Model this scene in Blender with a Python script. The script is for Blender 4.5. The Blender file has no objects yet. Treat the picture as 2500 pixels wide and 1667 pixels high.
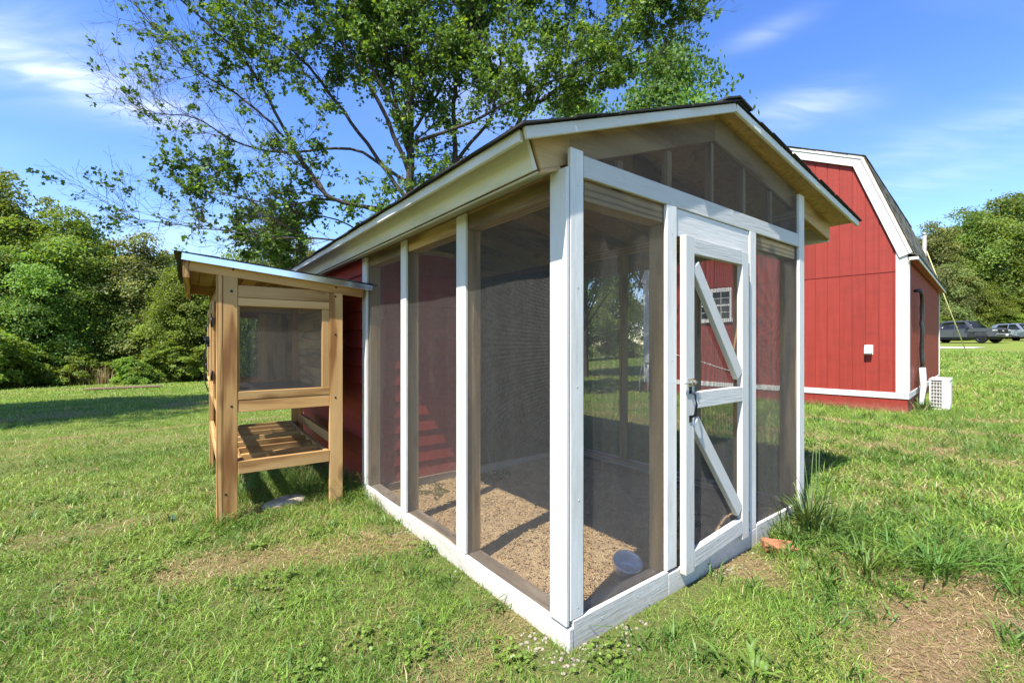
import bpy, bmesh, math, random
import numpy as np
from mathutils import Vector, Matrix

random.seed(7)
RNG = np.random.default_rng(7)
scn = bpy.context.scene
COL = scn.collection

# ------------------------------------------------------------------ camera
FPX, CXP, HYP, EYE = 1097.6, 1250.0, 841.0, 1.28     # measured on the 2500 px photograph
cam_d = bpy.data.cameras.new('camera')
cam_d.sensor_width = 36.0
cam_d.lens = FPX / 2500.0 * 36.0
cam_d.shift_y = (HYP - 833.5) / 2500.0
cam_d.clip_start = 0.05
cam_d.clip_end = 3000
cam = bpy.data.objects.new('camera', cam_d)
cam.location = (0, 0, EYE)
cam.rotation_euler = (math.radians(90), 0, 0)
COL.objects.link(cam)
scn.camera = cam

# ------------------------------------------------------------------ sun direction
TH = math.atan((2686 - 1250) / FPX)                    # heading of the coop's front wall
U = Vector((math.sin(TH), math.cos(TH), 0))
V = Vector((-math.cos(TH), math.sin(TH), 0))
P0 = Vector((0.2386, 1.8707, 0))                       # front left corner of the coop
TOSUN = (-U - V * 0.30 + Vector((0, 0, 1.62))).normalized()
SUN_EL = math.asin(TOSUN.z)
SUN_AZ = math.atan2(TOSUN.x, TOSUN.y)

# ------------------------------------------------------------------ world
world = bpy.data.worlds.new('World')
scn.world = world
world.use_nodes = True
wn, wl = world.node_tree.nodes, world.node_tree.links
wn.clear()
wout = wn.new('ShaderNodeOutputWorld')
wbg = wn.new('ShaderNodeBackground')
sky = wn.new('ShaderNodeTexSky')
sky.sky_type = 'NISHITA'
sky.sun_disc = False
sky.sun_elevation = SUN_EL
sky.sun_rotation = SUN_AZ
sky.air_density = 1.0
sky.dust_density = 0.15
sky.ozone_density = 2.7
hsv = wn.new('ShaderNodeHueSaturation')
hsv.inputs['Saturation'].default_value = 1.24
hsv.inputs['Hue'].default_value = 0.515
wl.new(sky.outputs[0], hsv.inputs['Color'])
tc = wn.new('ShaderNodeTexCoord')
sep = wn.new('ShaderNodeSeparateXYZ')
wl.new(tc.outputs['Generated'], sep.inputs[0])
def wmath(op, a, b=None, clamp=False):
    n = wn.new('ShaderNodeMath'); n.operation = op; n.use_clamp = clamp
    for i, q in enumerate((a, b)):
        if q is None: continue
        if isinstance(q, (int, float)): n.inputs[i].default_value = q
        else: wl.new(q, n.inputs[i])
    return n.outputs[0]
zc = wmath('MAXIMUM', wmath('ADD', sep.outputs[2], 0.12), 0.05)
px = wmath('DIVIDE', sep.outputs[0], zc)
py = wmath('DIVIDE', sep.outputs[1], zc)
comb = wn.new('ShaderNodeCombineXYZ')
wl.new(px, comb.inputs[0]); wl.new(py, comb.inputs[1])
def wisps(scale, stretch, loc, rot, lo, hi):
    m = wn.new('ShaderNodeMapping')
    m.inputs['Location'].default_value = loc
    m.inputs['Rotation'].default_value = (0, 0, rot)
    m.inputs['Scale'].default_value = (1.0, stretch, 1.0)
    wl.new(comb.outputs[0], m.inputs[0])
    n = wn.new('ShaderNodeTexNoise')
    n.inputs['Scale'].default_value = scale
    n.inputs['Detail'].default_value = 6
    n.inputs['Roughness'].default_value = 0.5
    n.inputs['Distortion'].default_value = 0.5
    wl.new(m.outputs[0], n.inputs['Vector'])
    r = wn.new('ShaderNodeMapRange')
    r.interpolation_type = 'SMOOTHSTEP'
    r.inputs['From Min'].default_value = lo
    r.inputs['From Max'].default_value = hi
    wl.new(n.outputs['Fac'], r.inputs['Value'])
    return r.outputs[0]
c1 = wisps(0.62, 2.6, (3.1, 0.4, 0), 0.25, 0.50, 0.86)
c2 = wisps(1.5, 1.8, (7.3, 2.2, 4), -0.3, 0.56, 0.95)
def streak(sx, sy, lx, ly, tilt):
    """a soft wisp of cirrus around one direction of the sky"""
    d = Vector(((sx - CXP) / FPX, 1, (HYP - sy) / FPX)).normalized()
    r_ = Vector((d.y, -d.x, 0)).normalized(); u_ = r_.cross(d).normalized()
    if u_.z < 0: u_ = -u_
    a = r_ * math.cos(tilt) + u_ * math.sin(tilt); b = u_ * math.cos(tilt) - r_ * math.sin(tilt)
    def dot(vec):
        n = wn.new('ShaderNodeVectorMath'); n.operation = 'DOT_PRODUCT'
        wl.new(tc.outputs['Generated'], n.inputs[0]); n.inputs[1].default_value = vec
        return n.outputs['Value']
    ea = wmath('POWER', wmath('ABSOLUTE', wmath('DIVIDE', dot(a), lx)), 2.0)
    eb = wmath('POWER', wmath('ABSOLUTE', wmath('DIVIDE', dot(b), ly)), 2.0)
    g = wmath('EXPONENT', wmath('MULTIPLY', wmath('ADD', ea, eb), -1.0))
    front = wmath('GREATER_THAN', dot(d), 0.3)
    return wmath('MULTIPLY', g, front)
st = None
for args, w in (((230, 215, 0.17, 0.028, -0.10), 1.0), ((60, 120, 0.16, 0.06, 0.1), 0.55), ((1960, 262, 0.08, 0.026, -0.05), 0.6),
                ((2350, 330, 0.30, 0.03, 0.16), 0.3), ((1870, 80, 0.06, 0.016, 0.12), 0.35), ((1200, 210, 0.16, 0.07, 0.1), 0.6), ((2150, 470, 0.2, 0.02, 0.1), 0.28), ((520, 590, 0.2, 0.05, 0.05), 0.35)):
    k = wmath('MULTIPLY', streak(*args), w)
    st = k if st is None else wmath('ADD', st, k)
tex = wisps(4.2, 3.0, (1.3, 5.1, 2), 0.2, 0.28, 0.74)
st = wmath('MULTIPLY', st, wmath('ADD', wmath('MULTIPLY', tex, 0.75), 0.3))
cm = wmath('ADD', wmath('ADD', wmath('MULTIPLY', c1, 0.28), wmath('MULTIPLY', c2, 0.12)), st)
cm = wmath('MULTIPLY', cm, 0.66, clamp=True)
mixc = wn.new('ShaderNodeMix'); mixc.data_type = 'RGBA'
mixc.inputs['B'].default_value = (3.9, 4.3, 5.3, 1)
wl.new(cm, mixc.inputs['Factor'])
wl.new(hsv.outputs[0], mixc.inputs['A'])
wl.new(mixc.outputs['Result'], wbg.inputs['Color'])
wbg.inputs['Strength'].default_value = 0.14
wl.new(wbg.outputs[0], wout.inputs[0])

# ------------------------------------------------------------------ sun
sun_d = bpy.data.lights.new('sun', 'SUN')
sun_d.energy = 4.7
sun_d.angle = math.radians(0.53)
sun_d.color = (1.0, 0.95, 0.87)
sun = bpy.data.objects.new('sun', sun_d)
sun.rotation_euler = TOSUN.to_track_quat('Z', 'Y').to_euler()
sun.location = (-8, -10, 20)
COL.objects.link(sun)

scn.view_settings.view_transform = 'Standard'
scn.view_settings.look = 'None'
scn.view_settings.gamma = 1.0
scn.view_settings.use_curve_mapping = False
scn.view_settings.exposure = 1.22
scn.render.engine = 'CYCLES'
scn.cycles.max_bounces = 8
scn.cycles.transparent_max_bounces = 8
scn.cycles.use_denoising = True
scn.cycles.sample_clamp_indirect = 6.0

# ------------------------------------------------------------------ generic helpers
def at(sx, sy, depth):
    """the point seen at photograph pixel (sx, sy), that many metres in front of the camera"""
    return Vector(((sx - CXP) / FPX * depth, depth, EYE + (HYP - sy) / FPX * depth))

def on_ground(sx, sy):
    d = EYE * FPX / (sy - HYP)
    return Vector(((sx - CXP) / FPX * d, d, 0))

def smooth(a, b, x):
    t = np.clip((x - a) / (b - a), 0, 1)
    return t * t * (3 - 2 * t)

def height(x, y):
    """lawn: level round the buildings, falling to the wood on the left, rising to the drive on the right"""
    x = np.asarray(x, float); y = np.asarray(y, float)
    r = np.hypot(x, y)
    th = np.degrees(np.arctan2(x, y))
    k = -0.037 + (0.0262 + 0.037) * smooth(-28, 44, th)
    k = k * (1 - smooth(95, 170, np.abs(th)))
    rr = np.clip(r - 8, 0, None)
    rr = rr * rr / (rr + 6)
    rr = np.where(rr > 70, 70 + (rr - 70) * 0.15, rr)
    return k * rr * 1.10 + 0.012 * np.sin(x * 1.3 + 0.7) * np.sin(y * 0.9) * smooth(3.5, 9, r)

def hz(x, y):
    return float(height(x, y))

def mesh_np(name, verts, faces, mats=None, smooth_shade=False, attr=None):
    """mesh from numpy; faces an (n,k) array or a list of them"""
    me = bpy.data.meshes.new(name)
    fl = faces if isinstance(faces, list) else [faces]
    verts = np.asarray(verts, np.float32)
    me.vertices.add(len(verts))
    me.vertices.foreach_set('co', verts.ravel())
    tot = sum(f.size for f in fl)
    me.loops.add(tot)
    me.loops.foreach_set('vertex_index', np.concatenate([f.ravel() for f in fl]).astype(np.int32))
    n = sum(len(f) for f in fl)
    me.polygons.add(n)
    starts, s = [], 0
    for f in fl:
        starts.append(s + np.arange(len(f)) * f.shape[1]); s += f.size
    me.polygons.foreach_set('loop_start', np.concatenate(starts).astype(np.int32))
    if smooth_shade:
        me.polygons.foreach_set('use_smooth', np.ones(n, bool))
    me.update(calc_edges=True)
    if attr is not None:
        a = me.color_attributes.new('tint', 'FLOAT_COLOR', 'POINT')
        c = np.ones((len(verts), 4), np.float32); c[:, :3] = attr
        a.data.foreach_set('color', c.ravel())
    if mats:
        me.materials.append(mats)
    return me

def link(name, me, parent=None, M=None, kind=None):
    o = bpy.data.objects.new(name, me)
    COL.objects.link(o)
    if parent is not None: o.parent = parent
    if M is not None: o.matrix_basis = M
    if kind: o['kind'] = kind
    return o

def thing(name, label, cat, loc=(0, 0, 0), rz=0.0, group=None):
    o = bpy.data.objects.new(name, None)
    o.empty_display_size = 0.2
    COL.objects.link(o)
    o.location = loc; o.rotation_euler = (0, 0, rz)
    return tag(o, label, cat, group)

def tag(o, label, cat, group=None):
    o['label'] = label; o['category'] = cat
    if group: o['group'] = group
    return o

def copy_tree(o, parent=None):
    c = o.copy(); COL.objects.link(c); c.parent = parent
    for ch in list(o.children): copy_tree(ch, c)
    return c

_boxes = {}
def box_mesh(lx, ly, lz, mat, bev):
    key = (round(lx, 4), round(ly, 4), round(lz, 4), mat.name, bev)
    if key in _boxes: return _boxes[key]
    bm = bmesh.new()
    bmesh.ops.create_cube(bm, size=1.0)
    bmesh.ops.scale(bm, vec=(lx, ly, lz), verts=bm.verts)
    if bev > 0:
        bmesh.ops.bevel(bm, geom=list(bm.edges), offset=min(bev, 0.3 * min(lx, ly, lz)), segments=1, affect='EDGES')
    me = bpy.data.meshes.new('board')
    bm.to_mesh(me); bm.free()
    me.materials.append(mat)
    _boxes[key] = me
    return me

def board(parent, name, a, b, w, t, mat, wdir=(0, 0, 1), bev=0.0025):
    """a straight piece of lumber from a to b, w wide along wdir and t thick; its own X axis runs with the grain"""
    a, b = Vector(a), Vector(b)
    L = (b - a).length
    X = (b - a) / L
    Z = Vector(wdir); Z = (Z - X * Z.dot(X)).normalized()
    Y = Z.cross(X)
    M = Matrix.Translation((a + b) / 2) @ Matrix((X, Y, Z)).transposed().to_4x4()
    return link(name, box_mesh(L, t, w, mat, bev), parent, M)

def box(parent, name, x0, x1, y0, y1, z0, z1, mat, bev=0.0025):
    d = [x1 - x0, y1 - y0, z1 - z0]
    c = Vector(((x0 + x1) / 2, (y0 + y1) / 2, (z0 + z1) / 2))
    ax = max(range(3), key=lambda i: d[i])
    X = Vector((0, 0, 0)); X[ax] = 1
    rest = [i for i in range(3) if i != ax]
    wi = max(rest, key=lambda i: d[i])
    ti = [i for i in rest if i != wi][0]
    Z = Vector((0, 0, 0)); Z[wi] = 1
    return board(parent, name, c - X * d[ax] / 2, c + X * d[ax] / 2, d[wi], d[ti], mat, Z, bev)

def poly_prism(parent, name, pts, y0, y1, mat, axes='xz', bev=0.0):
    """closed outline in two axes, extruded along the third"""
    bm = bmesh.new()
    def P(p, e):
        if axes == 'xz': return (p[0], e, p[1])
        if axes == 'yz': return (e, p[0], p[1])
        return (p[0], p[1], e)
    lo = [bm.verts.new(P(p, y0)) for p in pts]
    hi = [bm.verts.new(P(p, y1)) for p in pts]
    bm.faces.new(lo); bm.faces.new(hi[::-1])
    n = len(pts)
    for i in range(n):
        bm.faces.new((lo[i], hi[i], hi[(i + 1) % n], lo[(i + 1) % n]))
    bmesh.ops.recalc_face_normals(bm, faces=bm.faces)
    if bev: bmesh.ops.bevel(bm, geom=list(bm.edges), offset=bev, segments=2, affect='EDGES')
    me = bpy.data.meshes.new(name)
    bm.to_mesh(me); bm.free()
    me.materials.append(mat)
    return link(name, me, parent)

def lathe(parent, name, prof, mat, M=None, n=32, smooth_shade=True):
    v, f = [], []
    for r, z in prof:
        for i in range(n):
            a = 2 * math.pi * i / n
            v.append((r * math.cos(a), r * math.sin(a), z))
    for j in range(len(prof) - 1):
        for i in range(n):
            k = (i + 1) % n
            f.append((j * n + i, j * n + k, (j + 1) * n + k, (j + 1) * n + i))
    me = mesh_np(name, np.array(v), np.array(f), mat, smooth_shade)
    return link(name, me, parent, M)

def tube_arrays(paths, sides=6):
    """list of (points, radii) -> vertices and quads of open tapered tubes"""
    vs, fs, base = [], [], 0
    ang = np.arange(sides) * 2 * np.pi / sides
    ca, sa = np.cos(ang), np.sin(ang)
    for pts, rad in paths:
        p = np.asarray(pts, float); r = np.asarray(rad, float)
        t = np.gradient(p, axis=0)
        t /= np.linalg.norm(t, axis=1, keepdims=True) + 1e-9
        ref = np.array([0.13, 0.21, 0.97]) if abs(t[0][2]) < 0.9 else np.array([1.0, 0.1, 0.0])
        n1 = np.cross(t, ref); n1 /= np.linalg.norm(n1, axis=1, keepdims=True) + 1e-9
        n2 = np.cross(t, n1)
        ring = p[:, None, :] + r[:, None, None] * (ca[None, :, None] * n1[:, None, :] + sa[None, :, None] * n2[:, None, :])
        vs.append(ring.reshape(-1, 3))
        m = len(p)
        i = np.arange(m - 1)[:, None] * sides; j = np.arange(sides)[None, :]; k = (j + 1) % sides
        fs.append(np.stack([i + j, i + k, i + sides + k, i + sides + j], -1).reshape(-1, 4) + base)
        base += m * sides
    return np.concatenate(vs), np.concatenate(fs)

def tube(parent, name, pts, r, mat, sides=8, M=None, ends=True):
    pts = [tuple(p) for p in pts]
    rad = list(r) if isinstance(r, (list, tuple)) else [r] * len(pts)
    if ends:
        pts = [pts[0]] + pts + [pts[-1]]
        p = np.array(pts, float); p[0] -= (p[2] - p[1]) * 1e-3; p[-1] += (p[-2] - p[-3]) * 1e-3
        pts = p; rad = [1e-4] + rad + [1e-4]
    v, f = tube_arrays([(pts, rad)], sides)
    return link(name, mesh_np(name, v, f, mat, True), parent, M)

# ------------------------------------------------------------------ materials
def new_mat(name):
    m = bpy.data.materials.new(name); m.use_nodes = True
    nt = m.node_tree
    return m, nt, nt.nodes['Principled BSDF']

def N(nt, t, **kw):
    n = nt.nodes.new(t)
    for k, v in kw.items():
        if k.startswith('_'): setattr(n, k[1:], v)
        else: n.inputs[k.replace('__', ' ')].default_value = v
    return n

def noise(nt, vec, scale, detail=4, rough=0.55, dist=0.0):
    n = N(nt, 'ShaderNodeTexNoise')
    n.inputs['Scale'].default_value = scale; n.inputs['Detail'].default_value = detail
    n.inputs['Roughness'].default_value = rough; n.inputs['Distortion'].default_value = dist
    if vec is not None: nt.links.new(vec, n.inputs['Vector'])
    return n.outputs['Fac']

def mapped(nt, scale, coord='Object', loc=None):
    t = N(nt, 'ShaderNodeTexCoord')
    m = N(nt, 'ShaderNodeMapping')
    m.inputs['Scale'].default_value = scale
    nt.links.new(t.outputs[coord], m.inputs[0])
    info = N(nt, 'ShaderNodeObjectInfo')
    s = N(nt, 'ShaderNodeMath', _operation='MULTIPLY'); s.inputs[1].default_value = 37.0
    nt.links.new(info.outputs['Random'], s.inputs[0])
    cxyz = N(nt, 'ShaderNodeCombineXYZ')
    for i in range(3): nt.links.new(s.outputs[0], cxyz.inputs[i])
    nt.links.new(cxyz.outputs[0], m.inputs['Location'])
    return m.outputs[0], info

def ramp(nt, fac, stops):
    r = N(nt, 'ShaderNodeValToRGB')
    e = r.color_ramp.elements
    while len(e) < len(stops): e.new(0.5)
    for el, (p, c) in zip(e, stops):
        el.position = p; el.color = (*c, 1) if len(c) == 3 else c
    nt.links.new(fac, r.inputs[0])
    return r.outputs[0]

def mixc_(nt, fac, a, b, mode='MIX'):
    m = N(nt, 'ShaderNodeMix'); m.data_type = 'RGBA'; m.blend_type = mode
    for s, q in (('Factor', fac), ('A', a), ('B', b)):
        if isinstance(q, (int, float)): m.inputs[s].default_value = q
        elif isinstance(q, tuple): m.inputs[s].default_value = (*q, 1) if len(q) == 3 else q
        else: nt.links.new(q, m.inputs[s])
    return m.outputs['Result']

def maprange(nt, v, a, b, c, d):
    r = N(nt, 'ShaderNodeMapRange')
    for k, q in zip(('From Min', 'From Max', 'To Min', 'To Max'), (a, b, c, d)): r.inputs[k].default_value = q
    nt.links.new(v, r.inputs['Value'])
    return r.outputs[0]

def bump(nt, bsdf, hgt, strength, dist=0.004):
    b = N(nt, 'ShaderNodeBump')
    b.inputs['Strength'].default_value = strength; b.inputs['Distance'].default_value = dist
    nt.links.new(hgt, b.inputs['Height'])
    nt.links.new(b.outputs[0], bsdf.inputs['Normal'])

def wood_mat(name, light, mid, dark, knot=0.6, rough=0.75, grey=None):
    m, nt, b = new_mat(name)
    vec, info = mapped(nt, (1.3, 9, 9))
    wv = N(nt, 'ShaderNodeTexWave', _wave_type='BANDS', _bands_direction='Y')
    wv.inputs['Scale'].default_value = 1.1; wv.inputs['Distortion'].default_value = 7.5
    wv.inputs['Detail'].default_value = 3; wv.inputs['Detail Scale'].default_value = 0.55
    nt.links.new(vec, wv.inputs['Vector'])
    col = ramp(nt, wv.outputs['Fac'], [(0.0, dark), (0.32, mid), (1.0, light)])
    fv, _ = mapped(nt, (4, 160, 160))
    fine = noise(nt, fv, 1.0, 3, 0.6)
    col = mixc_(nt, 0.55, col, ramp(nt, fine, [(0.3, (0.72, 0.68, 0.62)), (0.7, (1.08, 1.06, 1.04))]), 'MULTIPLY')
    bv, _ = mapped(nt, (0.9, 3, 3))
    big = noise(nt, bv, 1.6, 3)
    col = mixc_(nt, maprange(nt, big, 0.35, 0.7, 0.0, 0.55), col, tuple(c * 0.8 for c in (grey or mid)))
    kv, _ = mapped(nt, (3.2, 6.5, 6.5))
    vor = N(nt, 'ShaderNodeTexVoronoi'); vor.inputs['Scale'].default_value = 0.75
    nt.links.new(kv, vor.inputs['Vector'])
    kf = maprange(nt, vor.outputs['Distance'], 0.09, 0.22, knot, 0.0)
    col = mixc_(nt, kf, col, tuple(c * 0.55 for c in dark))
    hs = N(nt, 'ShaderNodeHueSaturation')
    nt.links.new(maprange(nt, info.outputs['Random'], 0, 1, 0.82, 1.14), hs.inputs['Value'])
    nt.links.new(col, hs.inputs['Color'])
    nt.links.new(hs.outputs[0], b.inputs['Base Color'])
    b.inputs['Roughness'].default_value = rough
    b.inputs['Specular IOR Level'].default_value = 0.25
    bump(nt, b, fine, 0.35, 0.003)
    return m

def paint_mat(name, col, dirt, rough=0.5, grain=0.5, dirt_amt=0.35, under=None, splash=0.45, thr=0.71, streak=False):
    m, nt, b = new_mat(name)
    vec, info = mapped(nt, (5, 70, 70))
    g = noise(nt, vec, 1.0, 4, 0.6, 0.4)
    dv, _ = mapped(nt, (1.2, 4, 4))
    d = noise(nt, dv, 1.5, 6, 0.65)
    c = mixc_(nt, maprange(nt, d, 0.48, 0.78, 0, dirt_amt), col, dirt)
    c = mixc_(nt, 0.5, c, ramp(nt, g, [(0.3, (0.86, 0.86, 0.86)), (0.6, (1.02, 1.02, 1.02))]), 'MULTIPLY')
    if streak:
        tv = N(nt, 'ShaderNodeTexCoord'); mpv = N(nt, 'ShaderNodeMapping'); mpv.inputs['Scale'].default_value = (16, 16, 0.8)
        nt.links.new(tv.outputs['Object'], mpv.inputs[0])
        c = mixc_(nt, 0.8, c, ramp(nt, noise(nt, mpv.outputs[0], 1.0, 5, 0.65), [(0.3, (0.80, 0.80, 0.80)), (0.7, (1.10, 1.12, 1.12))]), 'MULTIPLY')
    if under:
        sv, _ = mapped(nt, (9, 26, 26))
        s = noise(nt, sv, 1.3, 6, 0.7)
        c = mixc_(nt, maprange(nt, s, thr, thr + 0.04, 0, 0.75), c, under)
    gp = N(nt, 'ShaderNodeNewGeometry'); sx = N(nt, 'ShaderNodeSeparateXYZ'); nt.links.new(gp.outputs['Position'], sx.inputs[0])
    sn = noise(nt, gp.outputs['Position'], 26, 5, 0.7)
    hgt = N(nt, 'ShaderNodeMath', _operation='MULTIPLY_ADD'); nt.links.new(sn, hgt.inputs[0]); hgt.inputs[1].default_value = -0.34; nt.links.new(sx.outputs[2], hgt.inputs[2])
    c = mixc_(nt, maprange(nt, hgt.outputs[0], -0.17, 0.02, splash, 0.0), c, (0.30, 0.24, 0.15))
    hs = N(nt, 'ShaderNodeHueSaturation')
    nt.links.new(maprange(nt, info.outputs['Random'], 0, 1, 0.93, 1.04), hs.inputs['Value'])
    nt.links.new(c, hs.inputs['Color'])
    nt.links.new(hs.outputs[0], b.inputs['Base Color'])
    b.inputs['Roughness'].default_value = rough
    b.inputs['Specular IOR Level'].default_value = 0.3
    bump(nt, b, g, grain, 0.003)
    return m

def plain_mat(name, col, rough=0.5, metal=0.0, nz=0.12, scale=30, spec=0.4):
    m, nt, b = new_mat(name)
    t = N(nt, 'ShaderNodeTexCoord')
    n = noise(nt, t.outputs['Object'], scale, 4)
    c = mixc_(nt, 1.0, col, ramp(nt, n, [(0.25, (1 - nz * 2,) * 3), (0.75, (1 + nz,) * 3)]), 'MULTIPLY')
    nt.links.new(c, b.inputs['Base Color'])
    b.inputs['Roughness'].default_value = rough
    b.inputs['Metallic'].default_value = metal
    b.inputs['Specular IOR Level'].default_value = spec
    return m

def leaf_mat(name, col, trans=0.35, var=0.25, rough=0.55):
    """leaf or blade: colour attribute times a base colour, some light passing through"""
    m, nt, b = new_mat(name)
    a = N(nt, 'ShaderNodeAttribute'); a.attribute_name = 'tint'
    info = N(nt, 'ShaderNodeObjectInfo')
    hs = N(nt, 'ShaderNodeHueSaturation')
    nt.links.new(maprange(nt, info.outputs['Random'], 0, 1, 1 - var, 1 + var), hs.inputs['Value'])
    nt.links.new(maprange(nt, info.outputs['Random'], 0, 1, 0.47, 0.515), hs.inputs['Hue'])
    c = mixc_(nt, 1.0, col, a.outputs['Color'], 'MULTIPLY')
    nt.links.new(c, hs.inputs['Color'])
    nt.links.new(hs.outputs[0], b.inputs['Base Color'])
    b.inputs['Roughness'].default_value = rough
    b.inputs['Specular IOR Level'].default_value = 0.35
    tr = N(nt, 'ShaderNodeBsdfTranslucent')
    c2 = mixc_(nt, 1.0, hs.outputs[0], (1.25, 1.15, 0.55), 'MULTIPLY')
    nt.links.new(c2, tr.inputs['Color'])
    mx = N(nt, 'ShaderNodeMixShader'); mx.inputs[0].default_value = trans
    nt.links.new(b.outputs[0], mx.inputs[1]); nt.links.new(tr.outputs[0], mx.inputs[2])
    nt.links.new(mx.outputs[0], nt.nodes['Material Output'].inputs[0])
    return m

M_WHITE = paint_mat('white_paint', (0.65, 0.635, 0.59), (0.40, 0.39, 0.32), 0.5, 0.6, 0.6, (0.32, 0.27, 0.2), 0.42, 0.755)
M_WHITE_OLD = paint_mat('worn_white_paint', (0.53, 0.52, 0.485), (0.44, 0.42, 0.34), 0.55, 0.9, 0.5, (0.36, 0.26, 0.17))
M_CREAM = paint_mat('darkened_cream_paint', (0.46, 0.43, 0.33), (0.30, 0.26, 0.16), 0.6, 0.6, 0.6)  # mottled soffit cream, base darkened to offset light bounced under the eave
M_PINE = wood_mat('fresh_pine', (0.58, 0.365, 0.155), (0.49, 0.28, 0.10), (0.24, 0.105, 0.034))
M_LUMBER = wood_mat('weathered_lumber', (0.54, 0.38, 0.19), (0.45, 0.295, 0.135), (0.24, 0.14, 0.06), 0.5, 0.8, (0.28, 0.24, 0.18))
M_GREYWOOD = wood_mat('grey_board', (0.48, 0.41, 0.31), (0.40, 0.33, 0.24), (0.24, 0.18, 0.12), 0.4, 0.85)
M_RED = paint_mat('barn_red_paint', (0.275, 0.033, 0.021), (0.20, 0.028, 0.019), 0.6, 0.5, 0.7, streak=True)
M_REDLAP = paint_mat('lap_red_paint', (0.30, 0.034, 0.026), (0.18, 0.026, 0.02), 0.6, 0.5, 0.5)
M_BLACK = plain_mat('black_iron', (0.015, 0.015, 0.016), 0.45, 0.3)
M_GALV = plain_mat('galvanised_steel', (0.55, 0.56, 0.57), 0.35, 0.8, 0.15, 60)
M_WIRE = plain_mat('galvanised_wire', (0.17, 0.163, 0.152), 0.5, 0.4, 0.12, 40)
M_STEEL = plain_mat('stainless_steel', (0.80, 0.79, 0.76), 0.35, 0.35, 0.06, 25)
M_BRASS = plain_mat('zinc_plated_brass', (0.42, 0.38, 0.27), 0.45, 0.7, 0.3, 80)
M_GLASS = plain_mat('dark_window_glass', (0.015, 0.017, 0.02), 0.08, 0.0, 0.05, 5, 0.35)
M_WPLAST = plain_mat('white_plastic', (0.74, 0.74, 0.71), 0.45, 0, 0.05, 12)
M_CONC = plain_mat('pale_stone', (0.50, 0.41, 0.29), 0.9, 0, 0.3, 22, 0.2)

def shingle_mat(name, a, b_):
    m, nt, b = new_mat(name)
    t = N(nt, 'ShaderNodeTexCoord')
    n1 = noise(nt, t.outputs['Object'], 240, 2, 0.7)
    vec, info = mapped(nt, (6, 6, 6))
    n2 = noise(nt, vec, 1.0, 3)
    c = mixc_(nt, n2, a, b_)
    c = mixc_(nt, 0.7, c, ramp(nt, n1, [(0.3, (0.45,) * 3), (0.7, (1.5,) * 3)]), 'MULTIPLY')
    hs = N(nt, 'ShaderNodeHueSaturation')
    nt.links.new(maprange(nt, info.outputs['Random'], 0, 1, 0.6, 1.35), hs.inputs['Value'])
    nt.links.new(c, hs.inputs['Color'])
    nt.links.new(hs.outputs[0], b.inputs['Base Color'])
    b.inputs['Roughness'].default_value = 0.9
    b.inputs['Specular IOR Level'].default_value = 0.2
    bump(nt, b, n1, 0.6, 0.002)
    return m
M_SHINGLE = shingle_mat('black_asphalt_shingle', (0.022, 0.021, 0.022), (0.045, 0.042, 0.040))
M_SHINGLE_G = shingle_mat('grey_green_asphalt_shingle', (0.075, 0.078, 0.062), (0.12, 0.115, 0.09))

def osb_mat():
    m, nt, b = new_mat('sheathing_board')
    vec, info = mapped(nt, (16, 16, 16))
    vor = N(nt, 'ShaderNodeTexVoronoi'); vor.inputs['Scale'].default_value = 2.5
    nt.links.new(vec, vor.inputs['Vector'])
    hs = N(nt, 'ShaderNodeHueSaturation'); hs.inputs['Saturation'].default_value = 0.0
    nt.links.new(vor.outputs['Color'], hs.inputs['Color'])
    c = mixc_(nt, hs.outputs[0], (0.30, 0.17, 0.075), (0.50, 0.33, 0.17))
    nt.links.new(c, b.inputs['Base Color'])
    b.inputs['Roughness'].default_value = 0.8
    return m
M_OSB = osb_mat()
M_RAFTER = wood_mat('brown_rafter', (0.50, 0.36, 0.20), (0.42, 0.285, 0.15), (0.22, 0.13, 0.06), 0.6, 0.8)
M_OLDPLANK = wood_mat('old_brown_plank', (0.20, 0.145, 0.09), (0.15, 0.105, 0.065), (0.08, 0.055, 0.035), 0.5, 0.9)
M_SHADEPLY = wood_mat('shade_dark_plywood', (0.11, 0.085, 0.06), (0.085, 0.065, 0.045), (0.05, 0.037, 0.026))  # plywood coloured extra dark, standing in for the shade of the enclosed half

# foliage and ground-cover materials
M_OAKLEAF = leaf_mat('oak_leaf', (0.122, 0.212, 0.038), 0.46, 0.0, 0.55)
M_LEAF_A = leaf_mat('hardwood_leaf', (0.160, 0.250, 0.046), 0.5, 0.24)
M_LEAF_B = leaf_mat('sycamore_leaf', (0.21, 0.27, 0.08), 0.5, 0.2)
M_LEAF_C = leaf_mat('walnut_leaf', (0.185, 0.290, 0.046), 0.52, 0.2)
M_GRASS = leaf_mat('grass_blade', (1.0, 1.0, 1.0), 0.30, 0.0, 0.5)

def bark_mat(name, a, b_):
    m, nt, b = new_mat(name)
    t = N(nt, 'ShaderNodeTexCoord')
    mp = N(nt, 'ShaderNodeMapping'); mp.inputs['Scale'].default_value = (9, 9, 2.2)
    nt.links.new(t.outputs['Object'], mp.inputs[0])
    n = noise(nt, mp.outputs[0], 3.0, 5, 0.65, 0.4)
    nt.links.new(ramp(nt, n, [(0.3, a), (0.7, b_)]), b.inputs['Base Color'])
    b.inputs['Roughness'].default_value = 0.9
    b.inputs['Specular IOR Level'].default_value = 0.15
    bump(nt, b, n, 0.8, 0.02)
    return m
M_BARK = bark_mat('oak_bark', (0.028, 0.023, 0.018), (0.095, 0.078, 0.062))
M_BARK2 = bark_mat('forest_bark', (0.05, 0.04, 0.03), (0.14, 0.115, 0.09))

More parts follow.
